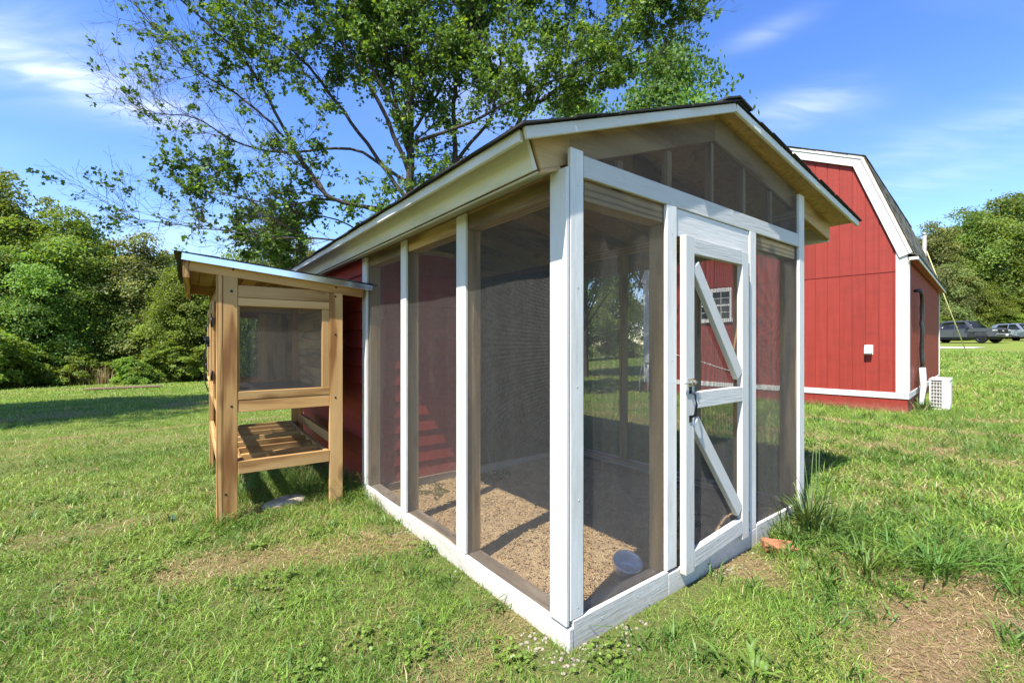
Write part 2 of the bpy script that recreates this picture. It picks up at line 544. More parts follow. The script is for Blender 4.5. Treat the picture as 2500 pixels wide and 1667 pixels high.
# ================================================================== GROUND
def fbm(x, y, scale, seed, octaves=3):
    x = np.asarray(x, float) * scale; y = np.asarray(y, float) * scale
    out = np.zeros_like(x); amp, tot = 1.0, 0.0
    for o in range(octaves):
        lat = np.random.default_rng(seed + o).random((128, 128))
        xi = np.floor(x).astype(int); yi = np.floor(y).astype(int)
        fx = x - xi; fy = y - yi
        fx = fx * fx * (3 - 2 * fx); fy = fy * fy * (3 - 2 * fy)
        g = lambda a, b: lat[a % 128, b % 128]
        v = (g(xi, yi) * (1 - fx) + g(xi + 1, yi) * fx) * (1 - fy) + (g(xi, yi + 1) * (1 - fx) + g(xi + 1, yi + 1) * fx) * fy
        out += amp * v; tot += amp
        amp *= 0.5; x = x * 2.03 + 11.3; y = y * 2.03 + 5.7
    return out / tot

DRY = [  # worn or raked places in the lawn: polyline, half width, strength
    ([(1.55, 1.75), (1.98, 2.05), (2.5, 2.35)], 0.21, 0.95),
    ([(2.35, 2.0), (2.9, 2.25)], 0.17, 0.85),
    ([(-6.9, 5.5), (-6.0, 6.27), (-5.07, 7.13), (-4.2, 7.9)], 0.09, 0.75),
    ([(-6.0, 5.6), (-4.6, 6.2), (-3.2, 6.4)], 0.3, 0.2),
    ([(5.0, 8.0), (5.96, 6.95), (6.99, 6.19), (8.5, 5.6)], 0.17, 0.85),
    ([(4.0, 6.3), (4.47, 5.66), (4.82, 5.1), (5.6, 4.7)], 0.16, 0.75),
    ([(7.6, 7.4), (9.5, 7.2)], 0.2, 0.7),
    ([(-1.85, 2.55), (-1.33, 2.78), (-0.75, 2.9)], 0.22, 0.6),
    ([(-3.1, 2.9), (-2.4, 3.3)], 0.2, 0.3),
    ([(-2.6, 4.0), (-1.9, 4.6)], 0.2, 0.45),
    ([(-0.3, 1.65), (0.1, 2.3)], 0.16, 0.4),
    ([(3.3, 4.1), (3.9, 3.8)], 0.2, 0.4),
]
def seg_dist(x, y, pts):
    d = np.full(np.shape(x), 1e9)
    for (ax, ay), (bx, by) in zip(pts[:-1], pts[1:]):
        vx, vy = bx - ax, by - ay
        t = np.clip(((x - ax) * vx + (y - ay) * vy) / (vx * vx + vy * vy), 0, 1)
        d = np.minimum(d, np.hypot(x - ax - t * vx, y - ay - t * vy))
    return d
def dryness(x, y):
    n = fbm(x, y, 3.1, 21, 4); big = fbm(x, y, 0.55, 31, 3)
    d = 0.6 * smooth(0.54, 0.76, big) * smooth(0.38, 0.62, n) + 0.2 * smooth(0.55, 0.75, n)
    for pts, w, s in DRY:
        q = seg_dist(x, y, pts) / w
        d = np.maximum(d, s * (1 - smooth(0.45, 1.25, q + (n - 0.5) * 1.5)))
    return np.clip(d, 0, 1)

def coop_local(x, y):
    dx = x - P0.x; dy = y - P0.y
    return dx * U.x + dy * U.y, dx * V.x + dy * V.y
BARN0 = Vector((7.189, 8.168, 0)); BARN_RZ = -math.radians(46.6)
BX = Vector((math.cos(BARN_RZ), math.sin(BARN_RZ), 0)); BY = Vector((-math.sin(BARN_RZ), math.cos(BARN_RZ), 0))
def barn_local(x, y):
    dx = x - BARN0.x; dy = y - BARN0.y
    return dx * BX.x + dy * BX.y, dx * BY.x + dy * BY.y

radii = np.concatenate([np.linspace(0.0, 12, 121)[1:], 12 * (900 / 12) ** np.linspace(0, 1, 70)[1:]])
NA = 240
ang = np.arange(NA) * 2 * np.pi / NA
gx = (radii[:, None] * np.sin(ang)[None]).ravel(); gy = (radii[:, None] * np.cos(ang)[None]).ravel()
gx = np.append(gx, 0); gy = np.append(gy, 0)
gz = height(gx, gy)
gl = len(gx) - 1
i = np.arange(len(radii) - 1)[:, None] * NA; j = np.arange(NA)[None]; k = (j + 1) % NA
quads = np.stack([i + j, i + k, i + NA + k, i + NA + j], -1).reshape(-1, 4)[:, ::-1]
tris = np.stack([np.full(NA, gl), np.arange(NA), (np.arange(NA) + 1) % NA], -1)[:, ::-1]
gd = dryness(gx, gy)
gcol = np.zeros((len(gx), 3), np.float32)
gcol[:, 0] = gd

m, nt, b = new_mat('lawn_soil_and_thatch')
att = N(nt, 'ShaderNodeAttribute'); att.attribute_name = 'tint'
sp = N(nt, 'ShaderNodeSeparateColor'); nt.links.new(att.outputs['Color'], sp.inputs[0])
geo = N(nt, 'ShaderNodeNewGeometry')
n_f = noise(nt, geo.outputs['Position'], 60, 5, 0.7)
n_m = noise(nt, geo.outputs['Position'], 5, 5, 0.6)
n_l = noise(nt, geo.outputs['Position'], 0.45, 4, 0.55)
green = ramp(nt, n_m, [(0.25, (0.105, 0.160, 0.022)), (0.55, (0.170, 0.235, 0.034)), (0.8, (0.245, 0.285, 0.06))])
green = mixc_(nt, maprange(nt, n_l, 0.4, 0.68, 0, 0.6), green, (0.165, 0.165, 0.052))
tan = ramp(nt, n_f, [(0.3, (0.12, 0.070, 0.036)), (0.55, (0.28, 0.185, 0.10)), (0.8, (0.40, 0.30, 0.18))])
c = mixc_(nt, sp.outputs[0], green, tan)
cd_ = N(nt, 'ShaderNodeVectorMath', _operation='LENGTH'); nt.links.new(geo.outputs['Position'], cd_.inputs[0])
nearf = maprange(nt, cd_.outputs['Value'], 4, 16, 1.0, 0.0)
soil = mixc_(nt, n_f, (0.055, 0.065, 0.020), (0.19, 0.215, 0.062))
soil = mixc_(nt, sp.outputs[0], soil, tan)
c = mixc_(nt, nearf, c, soil)
c = mixc_(nt, 0.6, c, ramp(nt, n_f, [(0.25, (0.55,) * 3), (0.75, (1.25,) * 3)]), 'MULTIPLY')
nt.links.new(c, b.inputs['Base Color'])
b.inputs['Roughness'].default_value = 0.95
b.inputs['Specular IOR Level'].default_value = 0.1
bump(nt, b, n_f, 0.8, 0.02)
ground = link('ground', mesh_np('ground', np.stack([gx, gy, gz], 1), [quads, tris], m, True, gcol))
ground['kind'] = 'structure'; ground['label'] = 'mown green lawn with worn tan patches'

# gravel drive beside the parked vehicles
m, nt, b = new_mat('white_gravel')
geo = N(nt, 'ShaderNodeNewGeometry')
n1 = noise(nt, geo.outputs['Position'], 18, 4, 0.7)
nt.links.new(ramp(nt, n1, [(0.3, (0.38, 0.36, 0.32)), (0.7, (0.66, 0.64, 0.60))]), b.inputs['Base Color'])
b.inputs['Roughness'].default_value = 0.95
bump(nt, b, n1, 0.7, 0.03)
M_GRAVEL = m
def strip(name, pts, widths, mat, lift, label):
    v = []
    for q, ((x, y), w) in enumerate(zip(pts, widths)):
        a = np.array(pts[max(q - 1, 0)]); c2 = np.array(pts[min(q + 1, len(pts) - 1)])
        t = (c2 - a) / np.linalg.norm(c2 - a); nrm = np.array([-t[1], t[0]])
        for s in (-1, -0.5, 0, 0.5, 1):
            p = np.array([x, y]) + nrm * w * s
            v.append((p[0], p[1], hz(p[0], p[1]) + lift))
    f = [(q * 5 + s, q * 5 + s + 1, q * 5 + s + 6, q * 5 + s + 5) for q in range(len(pts) - 1) for s in range(4)]
    o = link(name, mesh_np(name, np.array(v), np.array(f), mat, True))
    o['kind'] = 'structure'; o['label'] = label
    return o
strip('gravel_drive', [(26.0, 38.2), (28.6, 37.2), (30.4, 36.6), (32.0, 35.6), (33.3, 35.4), (34.2, 34.6), (35.0, 34.6), (35.8, 34.0)], [2.2, 2.6, 2.1, 2.5, 1.8, 1.9, 1.0, 0.15], M_GRAVEL, 0.03, 'white gravel end of the drive in front of the truck')
# ================================================================== CHICKEN COOP
COOP_RZ = math.atan2(U.y, U.x)
coop = thing('chicken_coop', 'white framed chicken coop with wire mesh run, red siding and dark shingle gable roof', 'chicken coop', P0, COOP_RZ)

def deck(x):
    """top of the roof deck across the coop"""
    return 2.10 + 0.371 * (x + 0.25) if x < 1.26 else 2.66 - 0.1815 * (x - 1.26)
def rake_y(x):
    return -0.02 - 0.085 * (x + 0.25) / 3.46

# --- wire panels
def wire_panel(parent, name, O, A, B_, w, top, nrm, bulge=0.0, pitch=0.00635, r=0.00060, seg=0.17, mat=None, seed=0):
    """hardware cloth: real wires both ways over 0..w by 0..top(u), O the corner, A and B_ the axes"""
    O, A, B_, nrm = (np.array(q, float) for q in (O, A, B_, nrm))
    topf = top if callable(top) else (lambda q: top)
    us = np.linspace(0, w, 60); tv = np.array([topf(q) for q in us]); hmax = tv.max()
    ph = np.random.default_rng(seed).random(4) * 6
    def disp(uu, vv):
        s = np.sin(np.pi * np.clip(uu / w, 0, 1)) ** 0.6
        return bulge * s * (0.55 + 0.45 * np.sin(vv * 3.3 + ph[0]) + 0.35 * np.sin(vv * 7.1 + ph[1] + uu * 4)) + 0.15 * bulge * np.sin(uu * 23 + ph[2]) * s
    paths = []
    for q in np.arange(pitch / 2, w, pitch):
        h = topf(q)
        if h < 0.01: continue
        n = max(2, int(h / seg) + 1); vv = np.linspace(0, h, n); uu = np.full(n, q)
        paths.append((O + uu[:, None] * A + vv[:, None] * B_ + disp(uu, vv)[:, None] * nrm, np.full(n, r)))
    for q in np.arange(pitch / 2, hmax, pitch):
        ok = us[tv >= q]
        if len(ok) < 2: continue
        a, c_ = ok[0], ok[-1]
        n = max(2, int((c_ - a) / seg) + 1); uu = np.linspace(a, c_, n); vv = np.full(n, q)
        paths.append((O + uu[:, None] * A + vv[:, None] * B_ + (disp(uu, vv) + r * 1.6)[:, None] * nrm, np.full(n, r)))
    v, f = tube_arrays(paths, 3)
    return link(name, mesh_np(name, v, f, mat or M_WIRE, False), parent, kind='stuff')

# --- frame of natural lumber
LW = M_LUMBER
x0, x1 = 0.022, 0.111
box(coop, 'bottom_plate', x0, x1, 0.115, 2.40, 0.055, 0.095, M_GREYWOOD)
box(coop, 'top_plate', x0, x1, 0.022, 2.44, 1.935, 2.025, LW)
for yc in (0.855, 1.665, 2.405):
    box(coop, 'stud', x0, x1, yc - 0.019, yc + 0.019, 0.097, 1.933, LW)
box(coop, 'corner_post', x0, x1, 0.022, 0.060, 0.097, 1.933, LW)
box(coop, 'bottom_plate', 0.113, 2.33, 0.022, 0.111, 0.060, 0.098, M_GREYWOOD)
box(coop, 'top_plate', 0.113, 2.33, 0.022, 0.111, 1.905, 1.993, LW)
for xa in (0.702, 1.602):
    box(coop, 'door_post', xa, xa + 0.038, 0.024, 0.113, 0.100, 1.903, M_PINE if xa > 1 else LW)
box(coop, 'corner_post', 2.345, 2.383, 0.022, 0.130, 0.06, 2.20, LW)
box(coop, 'corner_post', 2.385, 2.430, 0.022, 0.111, 0.06, 2.20, M_PINE)
for yc in (0.83, 1.63, 2.40):
    box(coop, 'stud', 2.345, 2.434, yc - 0.019, yc + 0.019, 0.097, 2.20, LW)
box(coop, 'bottom_plate', 2.345, 2.434, 0.102, 2.44, 0.055, 0.095, M_GREYWOOD)
box(coop, 'top_plate', 2.345, 2.434, 0.024, 2.44, 2.201, 2.275, LW)
for xc in (0.392, 0.795, 1.228, 1.62, 2.01):
    box(coop, 'gable_stud', xc - 0.019, xc + 0.019, 0.050, 0.088, 1.996, deck(xc) - 0.18, M_RAFTER)
# rafters with plumb cut tails
RL = [(-0.112, deck(-0.112) - 0.153), (-0.165, deck(-0.165) - 0.014), (1.259, 2.646), (1.259, 2.646 - 0.152)]
RR = [(3.13, deck(3.13) - 0.155), (3.13, deck(3.13) - 0.014), (1.261, 2.646), (1.261, 2.646 - 0.152)]
rl = poly_prism(coop, 'rafter', RL, 0.0, 0.038, M_RAFTER, bev=0.002)
rr = poly_prism(coop, 'rafter', RR, 0.0, 0.038, M_RAFTER, bev=0.002)
rl.location.y = rr.location.y = 0.050
for q in range(1, 9):
    for src in (rl, rr):
        c2 = src.copy(); COL.objects.link(c2); c2.parent = coop; c2.location.y = 0.050 + q * 0.595
# roof deck, one panel a slope, its front edge running slightly askew
def deck_panel(pts_x):
    xa, xb = pts_x
    bm = bmesh.new()
    vs = []
    for dz in (-0.012, 0.0):
        for (x, y) in ((xa, rake_y(xa)), (xb, rake_y(xb)), (xb, 4.97), (xa, 4.97)):
            vs.append(bm.verts.new((x, y, deck(x) + dz)))
    for f in ((0, 1, 2, 3), (7, 6, 5, 4), (0, 4, 5, 1), (1, 5, 6, 2), (2, 6, 7, 3), (3, 7, 4, 0)):
        bm.faces.new([vs[q] for q in f])
    bmesh.ops.recalc_face_normals(bm, faces=bm.faces)
    me = bpy.data.meshes.new('roof_deck'); bm.to_mesh(me); bm.free(); me.materials.append(M_OSB)
    return link('roof_deck', me, coop)
deckL = deck_panel((-0.25, 1.2595)); deckR = deck_panel((1.2605, 3.21))
# shingles, a strip at a time
def shingle_mesh(w, l, t, mat):
    bm = bmesh.new()
    nseg = 3
    vs = {}
    for a in range(nseg + 1):
        for e, (yy, zz) in enumerate(((0, 0), (0, t), (l, 0.0015), (l, 0.0))):
            wob = 0.002 * math.sin(a * 2.1 + e) if e < 2 else 0
            vs[a, e] = bm.verts.new((w * a / nseg, yy + wob * 2, zz + wob))
    for a in range(nseg):
        for e in range(4):
            bm.faces.new((vs[a, e], vs[a + 1, e], vs[a + 1, (e + 1) % 4], vs[a, (e + 1) % 4]))
    for a in (0, nseg): bm.faces.new([vs[a, e] for e in range(4)])
    bmesh.ops.recalc_face_normals(bm, faces=bm.faces)
    me = bpy.data.meshes.new('shingle'); bm.to_mesh(me); bm.free(); me.materials.append(mat)
    return me
def lay_shingles(parent, eave, up, along, n_up, n_al, expo, w, me, rng, front_skew=0.0):
    """eave: start corner; up: slope direction; along: eave direction (unit vectors)"""
    X = Vector(along).normalized(); Y = Vector(up).normalized(); Z = X.cross(Y)
    if Z.z < 0: Z = -Z
    for a in range(n_up):
        for q in range(n_al + a % 2):
            half = (a % 2) and q in (0, n_al)
            off = -w * 0.5 if (a % 2) and q else 0.0
            p = Vector(eave) + Y * (a * expo - 0.045 + rng.uniform(-0.004, 0.004)) + X * (q * w + off + rng.uniform(-0.006, 0.006) + front_skew * a) + Z * (0.004 + rng.uniform(0, 0.004))
            R = Matrix((X, Y, Z)).transposed()
            if R.determinant() < 0:
                R = Matrix((-X, Y, Z)).transposed(); p = p + X * (w * 0.5 if half else w)
            R = R @ Matrix.Rotation(rng.uniform(-0.006, 0.006), 3, 'Z') @ Matrix.Rotation(rng.uniform(0.0, 0.012), 3, 'X')
            link('shingle', me, parent, Matrix.Translation(p) @ R.to_4x4() @ Matrix.Diagonal((0.5 if half else 1.0, 1, 1, 1)))
sr = random.Random(3)
sh = shingle_mesh(0.515, 0.285, 0.0075, M_SHINGLE)
upL = Vector((1, 0, 0.371)).normalized(); upR = Vector((-1, 0, 0.1815)).normalized()
lay_shingles(deckL, (-0.25, -0.045, 2.10), upL, (0, 1, 0), 11, 10, 0.145, 0.5, sh, sr, -0.0042)
lay_shingles(deckR, (3.21, -0.142, deck(3.21)), upR, (0, 1, 0), 13, 10, 0.148, 0.5, sh, sr, 0.0042)
cap = poly_prism(deckL, 'ridge_cap', [(-0.15, -0.055), (-0.148, -0.044), (0, 0.012), (0.15, -0.016), (0.152, -0.027), (0, 0.002)], 0, 0.30, M_SHINGLE)
cap.location = (1.26, -0.10, 2.684)
for q in range(1, 23):
    c2 = cap.copy(); COL.objects.link(c2); c2.parent = deckL; c2.location = (1.26 + sr.uniform(-.006, .006), -0.10 + q * 0.225, 2.684 + sr.uniform(0, .004)); c2.rotation_euler = (0.02, sr.uniform(-.02, .02), 0)
# rake trim, eave trim, fascias, soffit
def rake_board(xa, xb):
    z = lambda x: deck(x) - 0.0225
    board(coop, 'rake_trim', (xa, rake_y(xa) - 0.011, z(xa)), (xb, rake_y(xb) - 0.011, z(xb)), 0.045, 0.02, M_WHITE, (0, 0, 1))
rake_board(-0.262, 1.258); rake_board(1.262, 3.222)
box(coop, 'eave_trim', -0.270, -0.251, -0.005, 4.97, 2.050, 2.096, M_WHITE)
for ya, yb in ((0.060, 2.50), (2.503, 4.93)):
    board(coop, 'fascia_board', (-0.156, ya, 2.057), (-0.156, yb, 2.057), 0.136, 0.019, M_WHITE, (-0.05, 0, 0.125))
    board(coop, 'soffit_board', (-0.0535, ya + 0.002, 2.0105), (-0.0535, yb - 0.002, 2.0105), 0.152, 0.011, M_CREAM, (1, 0, 0.371))
board(coop, 'broken_soffit_edge', (-0.112, 0.053, 1.9875), (-0.006, 0.053, 2.027), 0.014, 0.018, M_OSB, (0, 1, 0))
box(coop, 'fascia_board', 3.132, 3.150, 0.062, 4.93, deck(3.14) - 0.165, deck(3.14) - 0.03, M_WHITE)
# --- white painted trim
box(coop, 'corner_board', -0.016, 0.002, 0.0, 0.104, 0.108, 2.018, M_WHITE)
box(coop, 'corner_board', 0.006, 0.084, -0.001, 0.018, 0.126, 2.105, M_WHITE)
box(coop, 'stud_cover', 0.0, 0.0185, 0.826, 0.926, 0.102, 2.018, M_WHITE)
box(coop, 'stud_cover', 0.0, 0.0185, 1.622, 1.712, 0.102, 2.018, M_WHITE)
box(coop, 'corner_board', -0.004, 0.0185, 2.412, 2.505, -0.02, 2.018, M_WHITE)
box(coop, 'base_board', -0.006, 0.0175, -0.006, 2.410, -0.035, 0.098, M_WHITE)
box(coop, 'base_board', 0.020, 0.700, -0.004, 0.0175, -0.01, 0.124, M_WHITE)
box(coop, 'base_board', 0.703, 1.664, -0.004, 0.0175, -0.01, 0.108, M_WHITE)
box(coop, 'base_board', 1.667, 2.441, -0.004, 0.0175, -0.01, 0.124, M_WHITE)
box(coop, 'header_board', 0.086, 2.349, 0.0, 0.0185, 1.996, 2.089, M_WHITE_OLD)
box(coop, 'door_jamb', 0.691, 0.777, -0.003, 0.0185, 0.126, 1.994, M_WHITE)
box(coop, 'door_jamb', 1.585, 1.666, -0.003, 0.0185, 0.110, 1.994, M_WHITE)
box(coop, 'corner_board', 2.351, 2.441, -0.002, 0.0185, 0.126, 2.385, M_WHITE)
box(coop, 'header_panel', 0.779, 1.583, 0.006, 0.0185, 1.848, 1.993, M_WHITE)
box(coop, 'base_board', 2.436, 2.452, 0.02, 2.44, -0.02, 0.10, M_WHITE)
# nail heads on the boards
nail = lathe(coop, 'nail_head', [(0.0, -0.0012), (0.0032, -0.001), (0.0035, 0.0)], M_GALV, Matrix.Translation((0.05, -0.0012, 0.17)) @ Matrix.Rotation(math.radians(-90), 4, 'X'), 8)
nl = [(x_, y_, z_, 'f') for x_, y_, z_ in ((0.055, -0.0012, 0.62), (0.045, -0.0012, 1.1), (0.05, -0.0012, 1.52), (0.05, -0.0012, 1.95), (0.2, -0.0042, 0.07), (0.45, -0.0042, 0.08), (0.62, -0.0042, 0.06), (0.73, -0.0032, 0.3), (0.735, -0.0032, 1.2), (0.735, -0.0032, 1.85), (1.625, -0.0032, 1.95), (1.625, -0.0032, 0.9), (2.4, -0.0022, 0.9), (2.4, -0.0022, 1.6), (0.3, -0.0002, 2.04), (1.0, -0.0002, 2.04), (1.7, -0.0002, 2.05))]
for x_, y_, z_, s in nl:
    c2 = nail.copy(); COL.objects.link(c2); c2.parent = coop; c2.matrix_basis = Matrix.Translation((x_, y_, z_)) @ Matrix.Rotation(math.radians(-90), 4, 'X')
# --- wire cloth
WALLTOP = 1.905 - 0.09
wire_panel(coop, 'wire_mesh', (0.0205, 0.03, 0.09), (0, 1, 0), (0, 0, 1), 0.83, 1.92, (-1, 0, 0), 0.008, seed=1)
wire_panel(coop, 'wire_mesh', (0.0205, 0.875, 0.09), (0, 1, 0), (0, 0, 1), 0.79, 1.92, (1, 0, 0), 0.012, seed=2)
wire_panel(coop, 'wire_mesh', (0.0205, 1.675, 0.09), (0, 1, 0), (0, 0, 1), 0.74, 1.92, (-1, 0, 0), 0.012, seed=3)
wire_panel(coop, 'wire_mesh', (0.05, 0.0205, 0.095), (1, 0, 0), (0, 0, 1), 0.655, 1.90, (0, 1, 0), 0.010, seed=4)
wire_panel(coop, 'wire_mesh', (1.63, 0.0205, 0.095), (1, 0, 0), (0, 0, 1), 0.74, 1.90, (0, 1, 0), 0.010, seed=5)
wire_panel(coop, 'wire_mesh', (0.02, 0.0188, 1.996), (1, 0, 0), (0, 0, 1), 2.36, lambda q: deck(q + 0.02) - 0.05 - 1.996, (0, 1, 0), 0.0, seed=6)
for ya in (0.05, 0.85, 1.65):
    wire_panel(coop, 'wire_mesh', (2.436, ya, 0.09), (0, 1, 0), (0, 0, 1), 0.78, 2.12, (1, 0, 0), 0.006, r=0.00095, seg=0.4, seed=int(ya * 10))
# --- door
door = bpy.data.objects.new('door', None); COL.objects.link(door); door.parent = coop; door.empty_display_size = 0.1
DY0, DY1 = -0.042, -0.005
WO = M_WHITE_OLD
box(door, 'stile', 0.800, 0.880, DY0, DY1, 0.085, 1.850, WO)
box(door, 'stile', 1.408, 1.488, DY0 + 0.002, DY1, 0.11, 1.838, WO)
box(door, 'rail', 0.882, 1.406, DY0 + 0.001, DY1, 1.758, 1.842, WO)
box(door, 'rail', 0.882, 1.406, DY0 + 0.001, DY1, 0.941, 1.028, WO)
board(door, 'rail', (0.882, (DY0 + DY1) / 2, 0.148), (1.406, (DY0 + DY1) / 2, 0.190), 0.088, 0.036, WO)
board(door, 'brace', (0.902, (DY0 + DY1) / 2 + .002, 1.700), (1.388, (DY0 + DY1) / 2 + .002, 1.095), 0.075, 0.032, WO)
board(door, 'brace', (0.900, (DY0 + DY1) / 2 + .002, 0.872), (1.390, (DY0 + DY1) / 2 + .002, 0.285), 0.075, 0.032, WO)
wire_panel(door, 'wire_mesh', (0.86, -0.003, 0.15), (1, 0, 0), (0, 0, 1), 0.58, 1.65, (0, 1, 0), 0.006, seed=9)
def hinge(parent, x, y, z, h=0.08, mat=M_BRASS):
    o = box(parent, 'hinge', x - 0.016, x + 0.016, y - 0.003, y, z - h / 2, z + h / 2, mat, 0.001)
    p = tube(parent, 'hinge_pin', [(x, y - 0.005, z - h / 2), (x, y - 0.005, z + h / 2)], 0.005, mat, 8)
    return o
for zc_, m_ in ((1.745, M_BRASS), (1.075, M_BRASS), (0.215, M_BRASS)):
    hinge(door, 1.536, -0.006, zc_)
    box(door, 'hinge_leaf', 1.489, 1.522, -0.0295, -0.0265, zc_ - 0.035, zc_ + 0.035, m_, 0.001)
hp = [Vector((0.838, DY0 - 0.002, 1.035)), Vector((0.838, DY0 - 0.028, 1.020)), Vector((0.838, DY0 - 0.036, 0.968)), Vector((0.838, DY0 - 0.028, 0.915)), Vector((0.838, DY0 - 0.002, 0.900))]
tube(door, 'handle', hp, [0.006, 0.0075, 0.006, 0.0075, 0.006], M_BLACK, 10)
for z_ in (1.042, 0.893):
    box(door, 'handle_plate', 0.826, 0.850, DY0 - 0.004, DY0 - 0.0005, z_ - 0.018, z_ + 0.018, M_BLACK, 0.003)
box(door, 'latch_plate', 0.818, 0.872, DY0 - 0.004, DY0 - 0.0005, 1.062, 1.102, M_BRASS, 0.002)
tube(door, 'latch_bolt', [(0.765, DY0 - 0.012, 1.083), (0.885, DY0 - 0.012, 1.083)], 0.005, M_GALV, 8)
for x_ in (0.83, 0.86): box(door, 'latch_staple', x_ - 0.004, x_ + 0.004, DY0 - 0.019, DY0 - 0.004, 1.072, 1.094, M_BRASS, 0.001)
# --- red lap siding of the enclosed half
def lap(parent, x_, y_, axis, length, z0, z1, reveal, out, mat, top=None):
    """clapboards along an axis, each leaning out over the one below"""
    z = z0
    while z < z1 - 0.02:
        h = min(reveal, z1 - z)
        if axis == 'y':
            board(parent, 'siding_board', (x_ + out * 0.008, y_, z + h / 2), (x_ + out * 0.008, y_ + length, z + h / 2), h + 0.016, 0.009, mat, (-out * 0.14, 0, 1), 0.002)
        else:
            a_, b_ = x_, x_ + length
            if top:
                ok = [q for q in np.linspace(x_, x_ + length, 60) if top(q) > z + h]
                if len(ok) < 4: break
                a_, b_ = ok[0], ok[-1]
            board(parent, 'siding_board', (a_, y_ + out * 0.008, z + h / 2), (b_, y_ + out * 0.008, z + h / 2), h + 0.016, 0.009, mat, (0, -out * 0.14, 1), 0.002)
        z += reveal
lap(coop, 0.012, 2.508, 'y', 2.285, 0.015, 2.02, 0.156, -1, M_REDLAP)
lap(coop, 0.112, 2.452, 'x', 0.86, 0.075, 2.1, 0.142, -1, M_REDLAP, lambda q: deck(q) - 0.02)
lap(coop, 2.430, 2.452, 'y', 2.42, 0.015, 2.27, 0.156, 1, M_REDLAP)
lap(coop, 0.02, 4.868, 'x', 2.40, 0.015, 2.6, 0.156, 1, M_REDLAP, lambda q: deck(q) - 0.02)
box(coop, 'wall_core', 0.03, 0.97, 2.47, 2.50, 0.0, 2.16, LW)
box(coop, 'partition_post', 0.975, 1.013, 2.43, 2.519, 0.0, 2.30, LW)
wire_panel(coop, 'wire_mesh', (1.0, 2.428, 0.06), (1, 0, 0), (0, 0, 1), 1.35, 2.1, (0, 1, 0), 0.006, seg=0.4, seed=61)
box(coop, 'rear_lining', 0.03, 2.41, 4.80, 4.83, 0.0, 1.98, M_SHADEPLY)  # linings added in a dark colour so the enclosed half reads as shade
box(coop, 'side_lining', 2.38, 2.41, 2.53, 4.79, 0.0, 2.20, M_SHADEPLY)
box(coop, 'side_lining', 0.035, 0.06, 2.53, 4.79, 0.0, 1.95, M_SHADEPLY)
box(coop, 'corner_board', -0.004, 0.0185, 4.795, 4.885, -0.02, 2.018, M_WHITE)
box(coop, 'sill_plank', 0.112, 2.343, 2.41, 2.440, -0.005, 0.072, M_GREYWOOD)
box(coop, 'sill_beam', -0.002, 0.09, 2.508, 4.79, -0.04, 0.012, M_GREYWOOD)

# --- bedding
nx = 90
sx_, sy_ = np.meshgrid(np.linspace(0.02, 2.43, nx), np.linspace(0.02, 2.44, nx), indexing='ij')
sz_ = 0.008 + 0.045 * fbm(sx_, sy_, 2.3, 51, 4) + 0.02 * fbm(sx_, sy_, 9, 55, 3) - 0.03
sz_ += 0.03 * np.exp(-((sx_ - 0.55) ** 2 + (sy_ - 0.7) ** 2) / 0.15)
i_ = np.arange(nx - 1)[:, None] * nx; j_ = np.arange(nx - 1)[None]
sq = np.stack([i_ + j_, i_ + nx + j_, i_ + nx + j_ + 1, i_ + j_ + 1], -1).reshape(-1, 4)
m, nt, b = new_mat('pine_shavings')
t = N(nt, 'ShaderNodeTexCoord')
vor = N(nt, 'ShaderNodeTexVoronoi'); vor.inputs['Scale'].default_value = 95
nt.links.new(t.outputs['Object'], vor.inputs['Vector'])
n1 = noise(nt, t.outputs['Object'], 8, 5)
hsx = N(nt, 'ShaderNodeHueSaturation'); hsx.inputs['Saturation'].default_value = 0
nt.links.new(vor.outputs['Color'], hsx.inputs['Color'])
c = mixc_(nt, hsx.outputs[0], (0.46, 0.295, 0.13), (0.68, 0.49, 0.26))
c = mixc_(nt, maprange(nt, n1, 0.4, 0.75, 0, 0.5), c, (0.33, 0.21, 0.11))
nt.links.new(c, b.inputs['Base Color']); b.inputs['Roughness'].default_value = 0.9
bump(nt, b, vor.outputs['Distance'], 0.9, 0.012)
M_SHAV = m
fv = np.stack([sx_.ravel(), sy_.ravel(), sz_.ravel()], 1)
# loose chips on top
nc = 7000
cx_ = RNG.uniform(0.1, 2.35, nc); cy_ = RNG.uniform(0.1, 2.4, nc)
ci = np.clip(((cx_ - 0.02) / 2.41 * (nx - 1)).round().astype(int), 0, nx - 1); cj = np.clip(((cy_ - 0.02) / 2.42 * (nx - 1)).round().astype(int), 0, nx - 1)
cz_ = sz_[ci, cj] + 0.006
a1 = RNG.normal(size=(nc, 3)) * (1, 1, 0.35); a1 /= np.linalg.norm(a1, axis=1, keepdims=True)
a2 = np.cross(a1, RNG.normal(size=(nc, 3)) * (0.3, 0.3, 1)); a2 /= np.linalg.norm(a2, axis=1, keepdims=True)
la = RNG.uniform(0.005, 0.013, (nc, 1)); lb = RNG.uniform(0.003, 0.007, (nc, 1))
cc = np.stack([cx_, cy_, cz_], 1)
cv = np.stack([cc - a1 * la - a2 * lb, cc + a1 * la - a2 * lb, cc + a1 * la + a2 * lb, cc - a1 * la + a2 * lb], 1).reshape(-1, 3)
cf = np.arange(nc * 4).reshape(-1, 4) + len(fv)
bed = link('wood_shavings', mesh_np('wood_shavings', np.concatenate([fv, cv]), np.concatenate([sq, cf]), M_SHAV, False), None, Matrix.Translation(P0) @ Matrix.Rotation(COOP_RZ, 4, 'Z'), 'stuff')
tag(bed, 'tan wood shavings spread over the floor of the coop run', 'bedding')

def coop_pt(x, y, z=0.0):
    return P0 + U * x + V * y + Vector((0, 0, z))

